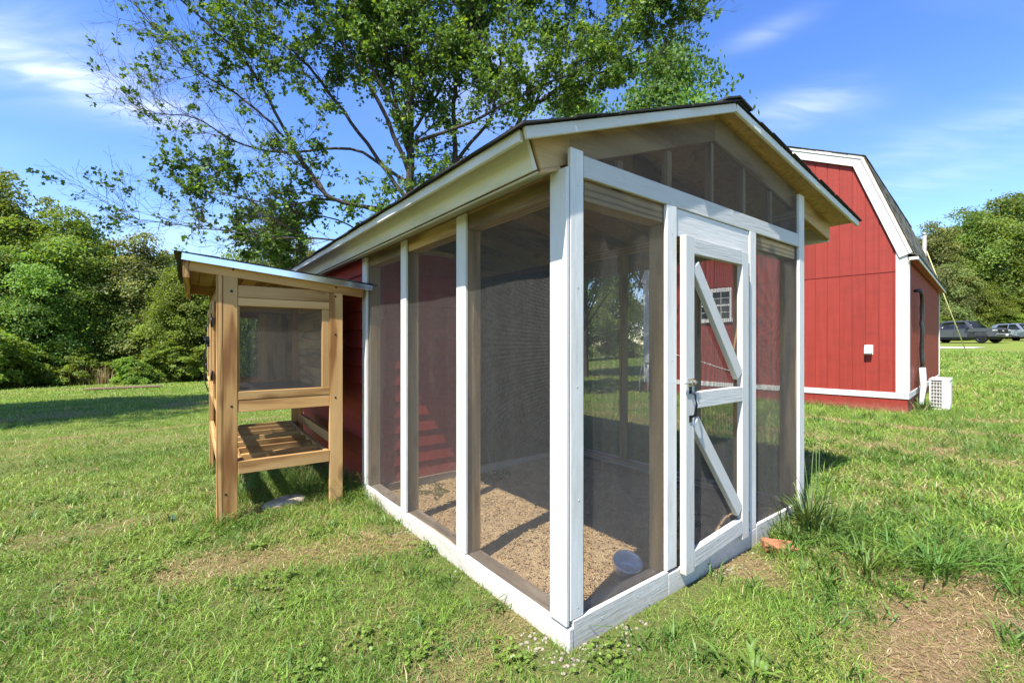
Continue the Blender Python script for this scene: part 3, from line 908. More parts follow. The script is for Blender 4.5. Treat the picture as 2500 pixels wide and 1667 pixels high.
# feed bowl lying tilted behind the mesh
bw = thing('metal_bowl', 'shiny steel feed bowl tilted on the shavings behind the front mesh', 'bowl', coop_pt(0.66, 0.225, 0.072), COOP_RZ)
Rb = Matrix.Rotation(math.radians(19), 4, 'X') @ Matrix.Rotation(math.radians(-10), 4, 'Y')
lathe(bw, 'basin', [(0.0, -0.040), (0.050, -0.040), (0.064, -0.030), (0.074, 0.022), (0.078, 0.036), (0.076, 0.0365), (0.071, 0.024), (0.060, -0.026), (0.047, -0.0365), (0.0, -0.0365)], M_STEEL, Rb, 40)
lathe(bw, 'rolled_rim', [(0.076 + 0.004 * math.cos(a), 0.036 + 0.004 * math.sin(a)) for a in np.linspace(0, 2 * math.pi, 9)], M_STEEL, Rb, 40)
box(bw, 'hanger_tab', -0.072, -0.052, -0.075, -0.072, -0.085, -0.03, M_GALV, 0.001)

# ================================================================== HUTCH
HR = COOP_RZ - math.radians(2.0)
hutch = thing('hutch', 'raised natural pine hutch with wire mesh sides and slatted lower shelf beside the coop', 'hutch', coop_pt(-1.058, 2.42, 0), HR)
PN = M_PINE
HD = 1.73
for ya, sg in ((0.0, 1), (HD, -1)):
    y_ = lambda a, b_: (ya + a, ya + b_) if sg > 0 else (ya - b_, ya - a)
    box(hutch, 'leg', 0.0, 0.038, *y_(0.0, 0.089), -0.05, 1.775, PN)
    box(hutch, 'leg', 0.0395, 0.128, *y_(0.001, 0.039), -0.05, 1.770, PN)
    box(hutch, 'leg', 0.757, 0.857, *y_(0.0, 0.038), -0.05, 1.692, PN)
    box(hutch, 'leg', 0.819, 0.857, *y_(0.0395, 0.12), -0.05, 1.692, PN)
    f = y_(0.004, 0.040)
    box(hutch, 'rail', 0.130, 0.755, *f, 1.620, 1.707, PN)
    box(hutch, 'rail', 0.130, 0.755, *y_(0.002, 0.038), 1.560, 1.617, PN)
    box(hutch, 'stile', 0.700, 0.755, *y_(0.006, 0.038), 0.944, 1.558, PN)
    box(hutch, 'stile', 0.130, 0.142, *y_(0.008, 0.038), 0.944, 1.558, PN)
    box(hutch, 'rail', 0.130, 0.755, *y_(0.002, 0.038), 0.882, 0.942, PN)
    box(hutch, 'rail', 0.130, 0.755, *f, 0.792, 0.879, PN)
    box(hutch, 'shelf_rail', 0.130, 0.755, *y_(0.0, 0.038), 0.350, 0.440, PN)
    wire_panel(hutch, 'wire_mesh', (0.14, y_(0.03, 0.03)[0], 0.93), (1, 0, 0), (0, 0, 1), 0.575, 0.64, (0, 1, 0), 0.003, r=0.0009, seed=20 + sg)
for xa in (0.130, 0.719):
    box(hutch, 'shelf_rail', xa, xa + 0.036, 0.040, HD - 0.040, 0.352, 0.438, PN)
for yc in (0.24, 0.50, 0.76, 1.02, 1.26, 1.50):
    box(hutch, 'slat', 0.168, 0.717, yc - 0.019, yc + 0.019, 0.372, 0.441, PN)
# side walls between the legs
for xa, xo in ((0.002, -0.018), (0.819, 0.857)):
    box(hutch, 'rail', xa, xa + 0.036, 0.121, HD - 0.121, 1.60, 1.688, PN)
    box(hutch, 'rail', xa, xa + 0.036, 0.121, HD - 0.121, 0.795, 0.880, PN)
    box(hutch, 'floor_joist', xa, xa + 0.036, 0.121, HD - 0.121, 0.44, 0.52, PN)
for q in range(8):
    box(hutch, 'side_board', 0.806, 0.818, 0.122, HD - 0.122, 0.884 + q * 0.089, 0.970 + q * 0.089, M_LUMBER)
for q in range(3):
    box(hutch, 'back_board', 0.43 + q * 0.09, 0.517 + q * 0.09, HD - 0.056, HD - 0.042, 0.90, 1.61, M_LUMBER)
wire_panel(hutch, 'wire_floor', (0.05, 0.05, 0.882), (1, 0, 0), (0, 1, 0), 0.76, HD - 0.1, (0, 0, 1), 0.003, pitch=0.0127, r=0.0006, seg=0.5, seed=32)
# pair of doors on the outer side
for ya, yb in ((0.105, 0.855), (0.875, 1.625)):
    d_ = bpy.data.objects.new('side_door', None); COL.objects.link(d_); d_.parent = hutch; d_.empty_display_size = 0.1
    box(d_, 'stile', -0.018, 0.0, ya, ya + 0.07, 0.90, 1.595, PN)
    box(d_, 'stile', -0.018, 0.0, yb - 0.07, yb, 0.90, 1.595, PN)
    box(d_, 'rail', -0.018, 0.0, ya + 0.072, yb - 0.072, 1.525, 1.595, PN)
    box(d_, 'rail', -0.018, 0.0, ya + 0.072, yb - 0.072, 0.90, 0.97, PN)
    wire_panel(d_, 'wire_mesh', (0.004, ya + 0.05, 0.95), (0, 1, 0), (0, 0, 1), yb - ya - 0.1, 0.6, (-1, 0, 0), 0.003, seg=0.4, seed=40)
    yh = ya if ya < 0.5 else yb
    sg = -1 if ya < 0.5 else 1
    for z_ in (1.44, 1.06):
        box(d_, 'hinge', -0.022, -0.0185, yh - 0.04, yh + 0.04, z_ - 0.035, z_ + 0.035, M_BLACK, 0.001)
        tube(d_, 'hinge_pin', [(-0.026, yh, z_ - 0.035), (-0.026, yh, z_ + 0.035)], 0.006, M_BLACK, 8)
for yh in (1.685,):
    for z_ in (1.44, 1.02): box(hutch, 'hinge', 0.002, 0.036, HD - 0.0935, HD - 0.0895, z_ - 0.04, z_ + 0.04, M_BLACK, 0.001)
lt = bpy.data.objects.new('gate_latch', None); COL.objects.link(lt); lt.parent = hutch; lt.empty_display_size = 0.05
box(lt, 'latch_body', -0.040, -0.019, 0.80, 0.93, 1.30, 1.33, M_BLACK, 0.003)
box(lt, 'latch_catch', -0.050, -0.019, 0.86, 0.88, 1.262, 1.350, M_BLACK, 0.003)
tube(lt, 'latch_arm', [(-0.045, 0.78, 1.316), (-0.05, 1.0, 1.320), (-0.045, 1.06, 1.345)], 0.006, M_BLACK, 8)
for q, dy in enumerate((0.84, 0.88, 0.82)):
    tube(lt, 'cord', [(-0.035, dy, 1.28), (-0.06, dy + 0.05, 1.20 - 0.03 * q), (-0.055, dy + 0.02, 1.10 - 0.06 * q), (-0.03, dy - 0.03 * q, 1.05 - 0.08 * q)], 0.004, M_BLACK, 6)
# roof: falls towards the coop
def hroof(x): return 1.872 - 0.0965 * (x + 0.15)
for ya in (0.0, HD - 0.038):
    board(hutch, 'rafter', (-0.152, ya + 0.019 - 0.002, hroof(-0.152) - 0.044), (1.022, ya + 0.019 - 0.002, hroof(1.022) - 0.044), 0.086, 0.038, PN)
box(hutch, 'fascia_board', -0.190, -0.153, -0.002, HD + 0.12, 1.735, 1.870, PN)
for q in range(12):
    xa = -0.19 + q * 0.104
    board(hutch, 'roof_plank', (xa + 0.052, -0.05, hroof(xa + 0.052) + 0.008), (xa + 0.052, HD + 0.16, hroof(xa + 0.052) + 0.008), 0.102, 0.014, PN, (1, 0, -0.0965))
board(hutch, 'drip_edge', (-0.196, -0.054, hroof(-0.196) - 0.006), (1.082, -0.054, hroof(1.082) - 0.006), 0.046, 0.003, plain_mat('bright_aluminium', (0.80, 0.81, 0.83), 0.16, 1.0, 0.05, 8), (0, 0, 1), 0.0008)
board(hutch, 'drip_edge', (-0.1975, -0.05, 1.862), (-0.1975, HD + 0.17, 1.862), 0.04, 0.003, M_BLACK, (0, 0, 1), 0.0008)
hshroot = bpy.data.objects.new('roof_covering', None); COL.objects.link(hshroot); hshroot.parent = hutch; hshroot.empty_display_size = 0.1
hs_me = shingle_mesh(0.42, 0.26, 0.0075, M_SHINGLE)
lay_shingles(hshroot, (1.075, -0.065, hroof(1.075) + 0.014), (-1, 0, 0.0965), (0, 1, 0), 9, 5, 0.138, 0.40, hs_me, sr, 0)
# bolts and knots in the legs
bolt = lathe(hutch, 'bolt_hole', [(0.0, 0.002), (0.008, 0.0022), (0.0095, 0.0)], M_BLACK, None, 12)
bolt.matrix_basis = Matrix.Translation((0.09, -0.0005, 1.66)) @ Matrix.Rotation(math.radians(90), 4, 'X')
for x_, y_, z_ in ((0.10, -0.0025, 1.815), (0.09, 0.0005, 0.84), (0.80, -0.0005, 1.665), (0.805, -0.0025, 1.738), (0.80, -0.0005, 0.855), (0.80, -0.0005, 1.36), (0.055, 0.0005, 0.22)):
    c2 = bolt.copy(); COL.objects.link(c2); c2.parent = hutch
    c2.matrix_basis = Matrix.Translation((x_, y_, z_)) @ Matrix.Rotation(math.radians(90), 4, 'X') @ Matrix.Scale(0.85, 4)

# ================================================================== BARN
barn = thing('barn', 'red gambrel barn with white trim and grey shingles behind the coop', 'barn', BARN0, BARN_RZ)
BW, BD, EZ = 5.31, 7.6, 2.95
PROF = [(-5.31, 2.95), (-4.625, 4.81), (-2.655, 5.70), (-0.685, 4.81), (0.0, 2.95)]
def gam(x):
    for (xa, za), (xb, zb) in zip(PROF[:-1], PROF[1:]):
        if xa <= x <= xb: return za + (zb - za) * (x - xa) / (xb - xa)
    return 2.95
# grooved plywood siding, one strip between grooves, lower and upper tier
GW = 0.2035
JOINT = 2.62
nst = int(BW / GW) + 1
def quad_panel(parent, name, pts, thick, mat):
    return poly_prism(parent, name, pts, 0.0, thick, mat, bev=0.003)
for q in range(nst):
    xb = -q * GW - 0.004; xa = max(-BW, xb - GW + 0.008)
    if xb - xa < 0.03: continue
    quad_panel(barn, 'siding_panel', [(xa, 0.36), (xb, 0.36), (xb, JOINT - 0.006), (xa, JOINT - 0.006)], 0.014, M_RED)
    pts = [(xa, JOINT + 0.006), (xb, JOINT + 0.006), (xb, gam(xb) - 0.03)]
    for (px_, pz_) in PROF[1:-1][::-1]:
        if xa < px_ < xb: pts.append((px_, pz_ - 0.03))
    pts.append((xa, gam(xa) - 0.03))
    quad_panel(barn, 'siding_panel', pts, 0.016, M_RED)
core = poly_prism(barn, 'gable_core', [(-BW + .02, 0.05), (-0.02, 0.05)] + [(x, z - 0.05) for x, z in PROF[::-1]], 0.0175, 0.05, M_RED)
M_GROOVE = M_RED
for q in range(int(BD / GW) + 1):
    ya = q * GW + 0.02; yb = min(BD, ya + GW - 0.008)
    if yb - ya < 0.03: continue
    box(barn, 'siding_panel', -0.016, 0.0, ya, yb, 0.36, EZ - 0.02, M_RED, 0.003)
box(barn, 'side_core', -0.06, -0.0175, 0.052, BD - 0.02, 0.05, EZ - 0.03, M_RED)
box(barn, 'side_wall', -BW, -BW + 0.06, 0.052, BD - 0.02, 0.05, EZ - 0.03, M_RED)
poly_prism(barn, 'rear_wall', [(-BW + .02, 0.05), (-0.02, 0.05)] + [(x, z - 0.05) for x, z in PROF[::-1]], BD - 0.06, BD - 0.02, M_RED)
box(barn, 'skirt_board', -BW, -0.002, -0.004, 0.014, -0.12, 0.283, M_RED, 0.003)
box(barn, 'skirt_board', -0.016, 0.004, 0.016, BD, -0.12, 0.283, M_RED, 0.003)
box(barn, 'band_board', -BW, 0.0, -0.022, -0.003, 0.286, 0.395, M_WHITE)
box(barn, 'band_board', 0.001, 0.022, -0.022, BD, 0.286, 0.395, M_WHITE)
box(barn, 'corner_board', -0.165, 0.001, -0.024, -0.0005, 0.398, EZ + 0.05, M_WHITE)
box(barn, 'corner_board', 0.002, 0.026, -0.024, 0.10, 0.398, EZ - 0.145, M_WHITE)
box(barn, 'corner_board', 0.002, 0.024, BD - 0.10, BD, 0.398, EZ - 0.145, M_WHITE)
box(barn, 'corner_board', -BW - 0.02, -BW + 0.145, -0.024, -0.0005, 0.398, EZ + 0.05, M_WHITE)
def rake2(xa, za, xb, zb, nm='rake_trim'):
    d = Vector((xb - xa, 0, zb - za)); L = d.length; nrm = Vector((-d.z, 0, d.x)).normalized()
    if nrm.z > 0: nrm = -nrm
    off = nrm * 0.09
    board(barn, nm, Vector((xa, -0.045, za)) + off, Vector((xb, -0.045, zb)) + off, 0.185, 0.022, M_WHITE, nrm)
    off2 = nrm * 0.012
    board(barn, 'drip_moulding', Vector((xa, -0.064, za)) + off2, Vector((xb, -0.064, zb)) + off2, 0.05, 0.014, M_WHITE, nrm)
OUT = [(-5.37, 2.93), (-4.66, 4.86), (-2.655, 5.77), (-0.65, 4.86), (0.06, 2.93)]
for (xa, za), (xb, zb) in zip(OUT[:-1], OUT[1:]): rake2(xa, za, xb, zb)
# roof planes with shingles
slopes = []
for q, ((xa, za), (xb, zb)) in enumerate(zip(OUT[:-1], OUT[1:])):
    d = Vector((xb - xa, 0, zb - za)).normalized(); nrm = Vector((-d.z, 0, d.x))
    if nrm.z < 0: nrm = -nrm
    me_pts = [(xa, za), (xb, zb), (xb + nrm.x * 0.02, zb + nrm.z * 0.02), (xa + nrm.x * 0.02, za + nrm.z * 0.02)]
    slopes.append(poly_prism(barn, 'roof_deck', me_pts, -0.07, BD + 0.10, M_LUMBER))
bs = shingle_mesh(0.965, 0.30, 0.009, M_SHINGLE_G)
br = random.Random(9)
def barn_shingles(parent, eave, ridge):
    d = Vector((ridge[0] - eave[0], 0, ridge[1] - eave[1])); L = d.length
    nrm = Vector((-d.z, 0, d.x)).normalized()
    if nrm.z < 0: nrm = -nrm
    e = Vector((eave[0], -0.085, eave[1])) + nrm * 0.023
    lay_shingles(parent, e, d, (0, 1, 0), max(1, int(L / 0.145)), 8, 0.145, 0.965, bs, br, 0)
barn_shingles(slopes[3], OUT[4], OUT[3]); barn_shingles(slopes[2], OUT[3], OUT[2])
barn_shingles(slopes[0], OUT[0], OUT[1]); barn_shingles(slopes[1], OUT[1], OUT[2])
poly_prism(barn, 'eave_kick', [(0.03, EZ - 0.035), (0.155, EZ - 0.080), (0.162, EZ - 0.062), (0.06, EZ - 0.012)], -0.075, BD + 0.1, M_SHINGLE_G)
box(barn, 'eave_fascia', 0.137, 0.154, -0.06, BD + 0.1, EZ - 0.150, EZ - 0.098, M_WHITE)
box(barn, 'soffit_board', 0.027, 0.136, -0.055, BD + 0.09, EZ - 0.140, EZ - 0.128, M_RED)
box(barn, 'eave_return', 0.02, 0.154, -0.078, -0.061, EZ - 0.150, EZ - 0.098, M_WHITE)
# paired window
win = bpy.data.objects.new('window', None); COL.objects.link(win); win.parent = barn; win.empty_display_size = 0.1
wx0, wx1, wz0, wz1 = -4.02, -3.06, 1.80, 2.60
box(win, 'casing', wx0, wx1, -0.026, -0.001, wz1 - 0.09, wz1, M_WHITE)
box(win, 'sill', wx0 - 0.02, wx1 + 0.02, -0.045, -0.001, wz0, wz0 + 0.09, M_WHITE)
for xa in (wx0, wx1 - 0.05, (wx0 + wx1) / 2 - 0.045):
    box(win, 'casing', xa, xa + (0.09 if xa > wx0 and xa < wx1 - 0.06 else 0.05), -0.025, -0.002, wz0 + 0.092, wz1 - 0.092, M_WHITE)
for xa, xb in ((wx0 + 0.05, (wx0 + wx1) / 2 - 0.045), ((wx0 + wx1) / 2 + 0.045, wx1 - 0.05)):
    box(win, 'pane', xa, xb, -0.006, -0.002, wz0 + 0.092, wz1 - 0.092, M_GLASS, 0)
    zm = (wz0 + wz1) / 2
    box(win, 'sash_rail', xa, xb, -0.020, -0.0065, zm - 0.022, zm + 0.022, M_WHITE)
    box(win, 'muntin', (xa + xb) / 2 - 0.008, (xa + xb) / 2 + 0.008, -0.016, -0.007, wz0 + 0.093, zm - 0.023, M_WHITE, 0.001)
    box(win, 'muntin', (xa + xb) / 2 - 0.008, (xa + xb) / 2 + 0.008, -0.016, -0.007, zm + 0.023, wz1 - 0.093, M_WHITE, 0.001)
    for zz in ((wz0 + 0.092 + zm - 0.022) / 2, (wz1 - 0.092 + zm + 0.022) / 2):
        for s0, s1 in ((xa, (xa + xb) / 2 - 0.009), ((xa + xb) / 2 + 0.009, xb)):
            box(win, 'muntin', s0, s1, -0.015, -0.007, zz - 0.007, zz + 0.007, M_WHITE, 0.001)
# vent hood, cable, meter box
vp = (-0.56, 1.17)
vent = bpy.data.objects.new('vent_hood', None); COL.objects.link(vent); vent.parent = barn; vent.empty_display_size = 0.1
poly_prism(vent, 'hood', [(-0.005, 0.09), (-0.06, 0.085), (-0.105, 0.05), (-0.11, -0.06), (-0.10, -0.06), (-0.005, -0.06)], vp[0] - 0.055, vp[0] + 0.055, M_WPLAST, 'yz', 0.006).location.z = vp[1]
box(vent, 'flange', vp[0] - 0.065, vp[0] + 0.065, -0.004, -0.0005, vp[1] - 0.08, vp[1] + 0.1, M_WPLAST, 0.002)
tube(barn, 'cable', [(-5.27 + 0.34 * q, -0.02 - 0.02 * math.sin(q), 0.92 + 0.16 * math.sin(q * 0.55 + 0.5) - 0.02 * q) for q in range(9)], 0.008, M_WPLAST, 6)
box(barn, 'meter_box', -5.26, -5.06, -0.12, -0.026, 0.80, 1.22, plain_mat('grey_enamel', (0.42, 0.43, 0.44), 0.5), 0.01)
tube(barn, 'conduit', [(-5.16, -0.07, 0.8), (-5.16, -0.07, 0.0)], 0.016, M_WPLAST, 8)
tube(barn, 'conduit', [(-5.35, -0.05, 0.75), (-5.41, -0.06, 0.4), (-5.43, -0.06, 0.0)], 0.012, M_WPLAST, 8)
# line set running down the side wall
M_FOAM = plain_mat('black_taped_foam', (0.018, 0.018, 0.019), 0.3, 0, 0.6, 45, 0.6)
lr = random.Random(5)
pl = [(0.01, 0.98, 2.33), (0.09, 1.02, 2.34), (0.11, 1.10, 2.26), (0.11, 1.16, 2.10)] + [(0.105 + lr.uniform(-.008, .008), 1.18 + 0.02 * q / 10 + lr.uniform(-.012, .012), 2.0 - 0.1 * q) for q in range(13)]
tube(barn, 'insulated_pipe', pl, [0.034 + lr.uniform(-.005, .005) for _ in pl], M_FOAM, 12)

# outdoor air-conditioning unit
AC0 = BARN0 + BX * 0.22 + BY * 1.02
ac = thing('air_conditioner', 'white outdoor air conditioning unit on the grass at the barn corner', 'air conditioner', (AC0.x, AC0.y, 0.02), BARN_RZ)
M_ACW = plain_mat('cream_enamel', (0.66, 0.65, 0.60), 0.4, 0, 0.06, 8)
M_ACD = plain_mat('dusty_coil', (0.19, 0.17, 0.14), 0.7, 0.2, 0.3, 40)
aw, ad, ah = 0.29, 0.74, 0.60
for (a_, b_, c_, d_) in ((0.0, aw, 0.0, 0.10), (0.0, aw, ad - 0.05, ad)):
    pass
box(ac, 'base_pan', 0.0, aw, 0.0, ad, 0.0, 0.035, M_ACW, 0.006)
box(ac, 'top_cover', -0.008, aw + 0.008, -0.008, ad + 0.008, ah - 0.03, ah, M_ACW, 0.008)
box(ac, 'side_panel', aw - 0.015, aw, 0.0, ad, 0.036, ah - 0.031, M_ACW, 0.003)
box(ac, 'front_post', 0.0, 0.028, 0.0, 0.02, 0.036, ah - 0.031, M_ACW, 0.003)
box(ac, 'front_panel', 0.175, aw - 0.016, -0.003, 0.02, 0.036, ah - 0.031, M_ACW, 0.003)
box(ac, 'coil', 0.029, 0.174, 0.022, 0.05, 0.04, ah - 0.035, M_ACD, 0)
box(ac, 'rear_panel', 0.0, aw - 0.016, ad - 0.015, ad, 0.036, ah - 0.031, M_ACW, 0.003)
box(ac, 'back_coil', 0.0, 0.012, 0.022, ad - 0.016, 0.04, ah - 0.035, M_ACD, 0)
for q in range(8):
    z_ = 0.07 + q * 0.066
    box(ac, 'grille_bar', 0.02, 0.182, 0.004, 0.010, z_, z_ + 0.010, M_ACW, 0.001)
for q in range(3):
    x_ = 0.06 + q * 0.042
    box(ac, 'grille_bar', x_, x_ + 0.008, 0.011, 0.017, 0.04, ah - 0.035, M_ACW, 0.001)
for q in range(4):
    box(ac, 'side_louvre', aw, aw + 0.006, 0.06 + q * 0.15, 0.18 + q * 0.15, 0.10, ah - 0.08, M_ACW, 0.002)
duct = tag(tube(None, 'pipe_cover', [tuple(BARN0 + BX * 0.11 + BY * 1.2 + Vector((0, 0, 0.82))), tuple(BARN0 + BX * 0.13 + BY * 1.17 + Vector((0, 0, 0.45))), tuple(BARN0 + BX * 0.10 + BY * 1.0 + Vector((0, 0, 0.05)))], [0.05, 0.05, 0.045], M_WPLAST, 8), 'slanting white plastic pipe cover between barn wall and air conditioner', 'pipe cover')

# ================================================================== VEHICLES
M_TRUCK = plain_mat('dark_grey_car_paint', (0.065, 0.067, 0.073), 0.3, 0.15, 0.03, 3, 0.6)
M_SUV = plain_mat('silver_car_paint', (0.30, 0.33, 0.37), 0.25, 0.5, 0.03, 3, 0.6)
M_TYRE = plain_mat('tyre_rubber', (0.018, 0.018, 0.018), 0.8, 0, 0.2, 30, 0.2)
M_RIM = plain_mat('black_alloy', (0.035, 0.035, 0.037), 0.35, 0.6, 0.1, 20)
M_LAMP = plain_mat('headlamp_lens', (0.62, 0.64, 0.66), 0.12, 0.3, 0.1, 10, 0.8)
M_BLKPL = plain_mat('black_plastic', (0.02, 0.02, 0.021), 0.5, 0, 0.1, 20)
M_PLATE = plain_mat('white_plate', (0.75, 0.75, 0.74), 0.5, 0, 0.02, 5)
M_RED_L = plain_mat('tail_lamp', (0.35, 0.02, 0.02), 0.2, 0, 0.02, 5)

def loft(parent, name, sections, mat, bev=0.0, smooth_shade=False):
    """sections: (x, list of (y,z)) rings of equal length, skinned along x and capped"""
    bm = bmesh.new(); rings = []
    for x, ring in sections: rings.append([bm.verts.new((x, y, z)) for y, z in ring])
    n = len(rings[0])
    for a, b_ in zip(rings[:-1], rings[1:]):
        for q in range(n): bm.faces.new((a[q], a[(q + 1) % n], b_[(q + 1) % n], b_[q]))
    bm.faces.new(rings[0]); bm.faces.new(rings[-1][::-1])
    bmesh.ops.recalc_face_normals(bm, faces=bm.faces)
    if bev: bmesh.ops.bevel(bm, geom=list(bm.edges), offset=bev, segments=2, affect='EDGES')
    me = bpy.data.meshes.new(name); bm.to_mesh(me); bm.free(); me.materials.append(mat)
    return link(name, me, parent)

def wheel(parent, x, y, r, w):
    M = Matrix.Translation((x, y, r)) @ Matrix.Rotation(math.radians(90), 4, 'X')
    t = lathe(parent, 'wheel', [(r * 0.62, -w / 2 + 0.01), (r * 0.9, -w / 2), (r * 0.985, -w / 2 + 0.03), (r, 0), (r * 0.985, w / 2 - 0.03), (r * 0.9, w / 2), (r * 0.62, w / 2 - 0.01)], M_TYRE, M, 32)
    s = -1 if y < 0 else 1
    lathe(t, 'rim', [(0.001, 0.02), (r * 0.1, 0.03), (r * 0.14, 0.0), (r * 0.5, -0.05), (r * 0.60, 0.0), (r * 0.64, 0.01)], M_RIM, Matrix.Translation((0, 0, -s * (w / 2 - 0.02))) @ (Matrix.Rotation(math.pi, 4, 'X') if s > 0 else Matrix.Identity(4)), 32)
    for q in range(6):
        a = q * math.pi / 3
        board(t, 'spoke', (0, 0, -s * (w / 2 - 0.02)), (r * 0.6 * math.cos(a), r * 0.6 * math.sin(a), -s * (w / 2 - 0.03)), 0.07, 0.03, M_RIM, (-math.sin(a), math.cos(a), 0))
    return t

def vehicle(name, label, loc, rz, paint, pickup=True):
    v = thing(name, label, 'truck' if pickup else 'car', loc, rz)
    v.scale = (1.1, 1.1, 1.1)
    Wd = 0.99 if pickup else 0.93
    XF, XR = 0.95, -4.75 if pickup else -3.75         # front axle at x = 0, nose towards +x
    R = 0.43 if pickup else 0.36
    WB = 3.68 if pickup else 2.85
    hd = 1.17 if pickup else 1.02                     # belt height
    # body side outline with wheel arches, x along the vehicle
    out = [(XF, 0.52), (XF, hd - 0.08), (XF - 0.09, hd + (0.05 if pickup else -0.02)), (0.3, hd + (0.10 if pickup else 0.03)), (-0.55, hd + (0.11 if pickup else 0.05)), (-0.75, hd + 0.02), (-3.0, hd + 0.02)]
    out += [(-3.12, hd + 0.18), (XR, hd + 0.18), (XR, 0.58)] if pickup else [(XR + 0.1, hd), (XR, 0.55)]
    def arch(cx):
        return [(cx + (R + 0.09) * math.cos(a), R + (R + 0.09) * math.sin(a)) for a in np.linspace(math.pi, 0, 9)]
    lowz = 0.50 if pickup else 0.36
    out += [(-WB - R - 0.1, lowz)] + [(x, max(z, lowz)) for x, z in arch(-WB)] + [(-WB + R + 0.1, lowz), (-R - 0.1, lowz)] + [(x, max(z, lowz)) for x, z in arch(0)] + [(R + 0.1, lowz), (XF - 0.05, lowz + 0.02)]
    body = poly_prism(v, 'body', out, -Wd, Wd, paint, 'xz', 0.035)
    # cabin
    if pickup:
        cab = [(-0.45, hd), (-1.12, 1.97), (-2.55, 2.01), (-2.98, 1.93), (-3.10, hd)]
    else:
        cab = [(-0.45, hd), (-1.15, 1.66), (-2.9, 1.68), (-3.5, 1.55), (-3.68, hd)]
    ring = []
    lo, hi = [], []
    secs = [(-1, 0.0), (1, 0.0)]
    bm = bmesh.new(); L_, R_ = [], []
    for x, z in cab:
        k = (z - hd) / 0.8
        wy = Wd - 0.04 - 0.17 * max(0, k)
        L_.append(bm.verts.new((x, -wy, z))); R_.append(bm.verts.new((x, wy, z)))
    bm.faces.new(L_); bm.faces.new(R_[::-1])
    for q in range(len(cab)):
        k = (q + 1) % len(cab)
        bm.faces.new((L_[q], R_[q], R_[k], L_[k]))
    bmesh.ops.recalc_face_normals(bm, faces=bm.faces)
    bmesh.ops.bevel(bm, geom=list(bm.edges), offset=0.04, segments=2, affect='EDGES')
    me = bpy.data.meshes.new('cabin'); bm.to_mesh(me); bm.free(); me.materials.append(paint)
    cabin = link('cabin', me, v)
    def wy_(z): return Wd - 0.04 - 0.17 * max(0, (z - hd) / 0.8) + 0.004
    def glass(pts):
        for s in (-1, 1):
            vv = [(x, s * wy_(z), z) for x, z in pts]
            link('window', mesh_np('window', np.array(vv + [(x, y - s * 0.02, z) for x, y, z in vv]), [np.array([list(range(len(pts)))]), np.array([[q, (q + 1) % len(pts), len(pts) + (q + 1) % len(pts), len(pts) + q] for q in range(len(pts))])], M_GLASS), v)
    zt = 1.86 if pickup else 1.58
    if pickup:
        glass([(-0.78, hd + 0.09), (-1.26, zt), (-1.86, zt), (-1.86, hd + 0.09)])
        glass([(-1.94, hd + 0.08), (-1.94, zt), (-2.60, zt), (-2.90, zt - 0.08), (-2.96, hd + 0.08)])
    else:
        glass([(-0.72, hd + 0.06), (-1.25, zt), (-1.85, zt), (-1.85, hd + 0.06)])
        glass([(-1.93, hd + 0.06), (-1.93, zt), (-2.85, zt), (-3.2, hd + 0.06)])
    (xa, za), (xb, zb) = cab[0], cab[1]
    p = lambda t: (xa + (xb - xa) * t + 0.012, za + (zb - za) * t + 0.012)
    (p0x, p0z), (p1x, p1z) = p(0.08), p(0.93)
    ws = [(p0x, -wy_(p0z) + 0.10, p0z), (p0x, wy_(p0z) - 0.10, p0z), (p1x, wy_(p1z) - 0.10, p1z), (p1x, -wy_(p1z) + 0.10, p1z)]
    link('windscreen', mesh_np('windscreen', np.array(ws + [(x - 0.02, y, z - 0.02) for x, y, z in ws]), np.array([[0, 1, 2, 3], [0, 4, 5, 1], [1, 5, 6, 2], [2, 6, 7, 3], [3, 7, 4, 0]]), M_GLASS), v)
    for cx in (0, -WB):
        for s in (-1, 1): wheel(v, cx, s * (Wd - 0.14), R, 0.27)
    # front
    box(v, 'grille', XF - 0.03, XF + 0.015, -0.62, 0.62, 0.76, 1.13 if pickup else 0.92, M_BLKPL, 0.01)
    for q in range(3): box(v, 'grille_bar', XF + 0.016, XF + 0.024, -0.58, 0.58, 0.86 + q * 0.11 * (1 if pickup else .2), 0.885 + q * 0.11 * (1 if pickup else .2), M_RIM, 0.002)
    poly_prism(v, 'emblem', [(0.13 * math.cos(a), 0.055 * math.sin(a)) for a in np.linspace(0, 2 * math.pi, 17)[:-1]], 0, 0.012, M_LAMP, 'yz').location = (XF + 0.016, 0, 1.02) if pickup else (XF + 0.016, 0, 0.86)
    for s in (-1, 1):
        box(v, 'headlight', XF - 0.16, XF + 0.012, min(s * 0.63, s * (Wd + 0.006)), max(s * 0.63, s * (Wd + 0.006)), 1.00 if pickup else 0.80, 1.11 if pickup else 0.88, M_LAMP, 0.02)
        box(v, 'mirror', -0.98, -0.80, min(s * Wd, s * (Wd + 0.22)), max(s * Wd, s * (Wd + 0.22)), hd + 0.06, hd + 0.25, M_BLKPL, 0.03)
        box(v, 'tail_light', XR - 0.01, XR + 0.08, min(s * (Wd - 0.12), s * (Wd + 0.004)), max(s * (Wd - 0.12), s * (Wd + 0.004)), 0.85, 1.12, M_RED_L, 0.01)
        for xa_, xb_ in ((-0.92, -1.88), (-1.93, -3.0)):
            box(v, 'door', xb_, xa_, min(s * (Wd - 0.01), s * (Wd + 0.007)), max(s * (Wd - 0.01), s * (Wd + 0.007)), 0.52, hd - 0.01, paint, 0.006)
            box(v, 'door_handle', xb_ + 0.06, xb_ + 0.24, min(s * (Wd + 0.006), s * (Wd + 0.035)), max(s * (Wd + 0.006), s * (Wd + 0.035)), hd - 0.16, hd - 0.12, paint, 0.008)
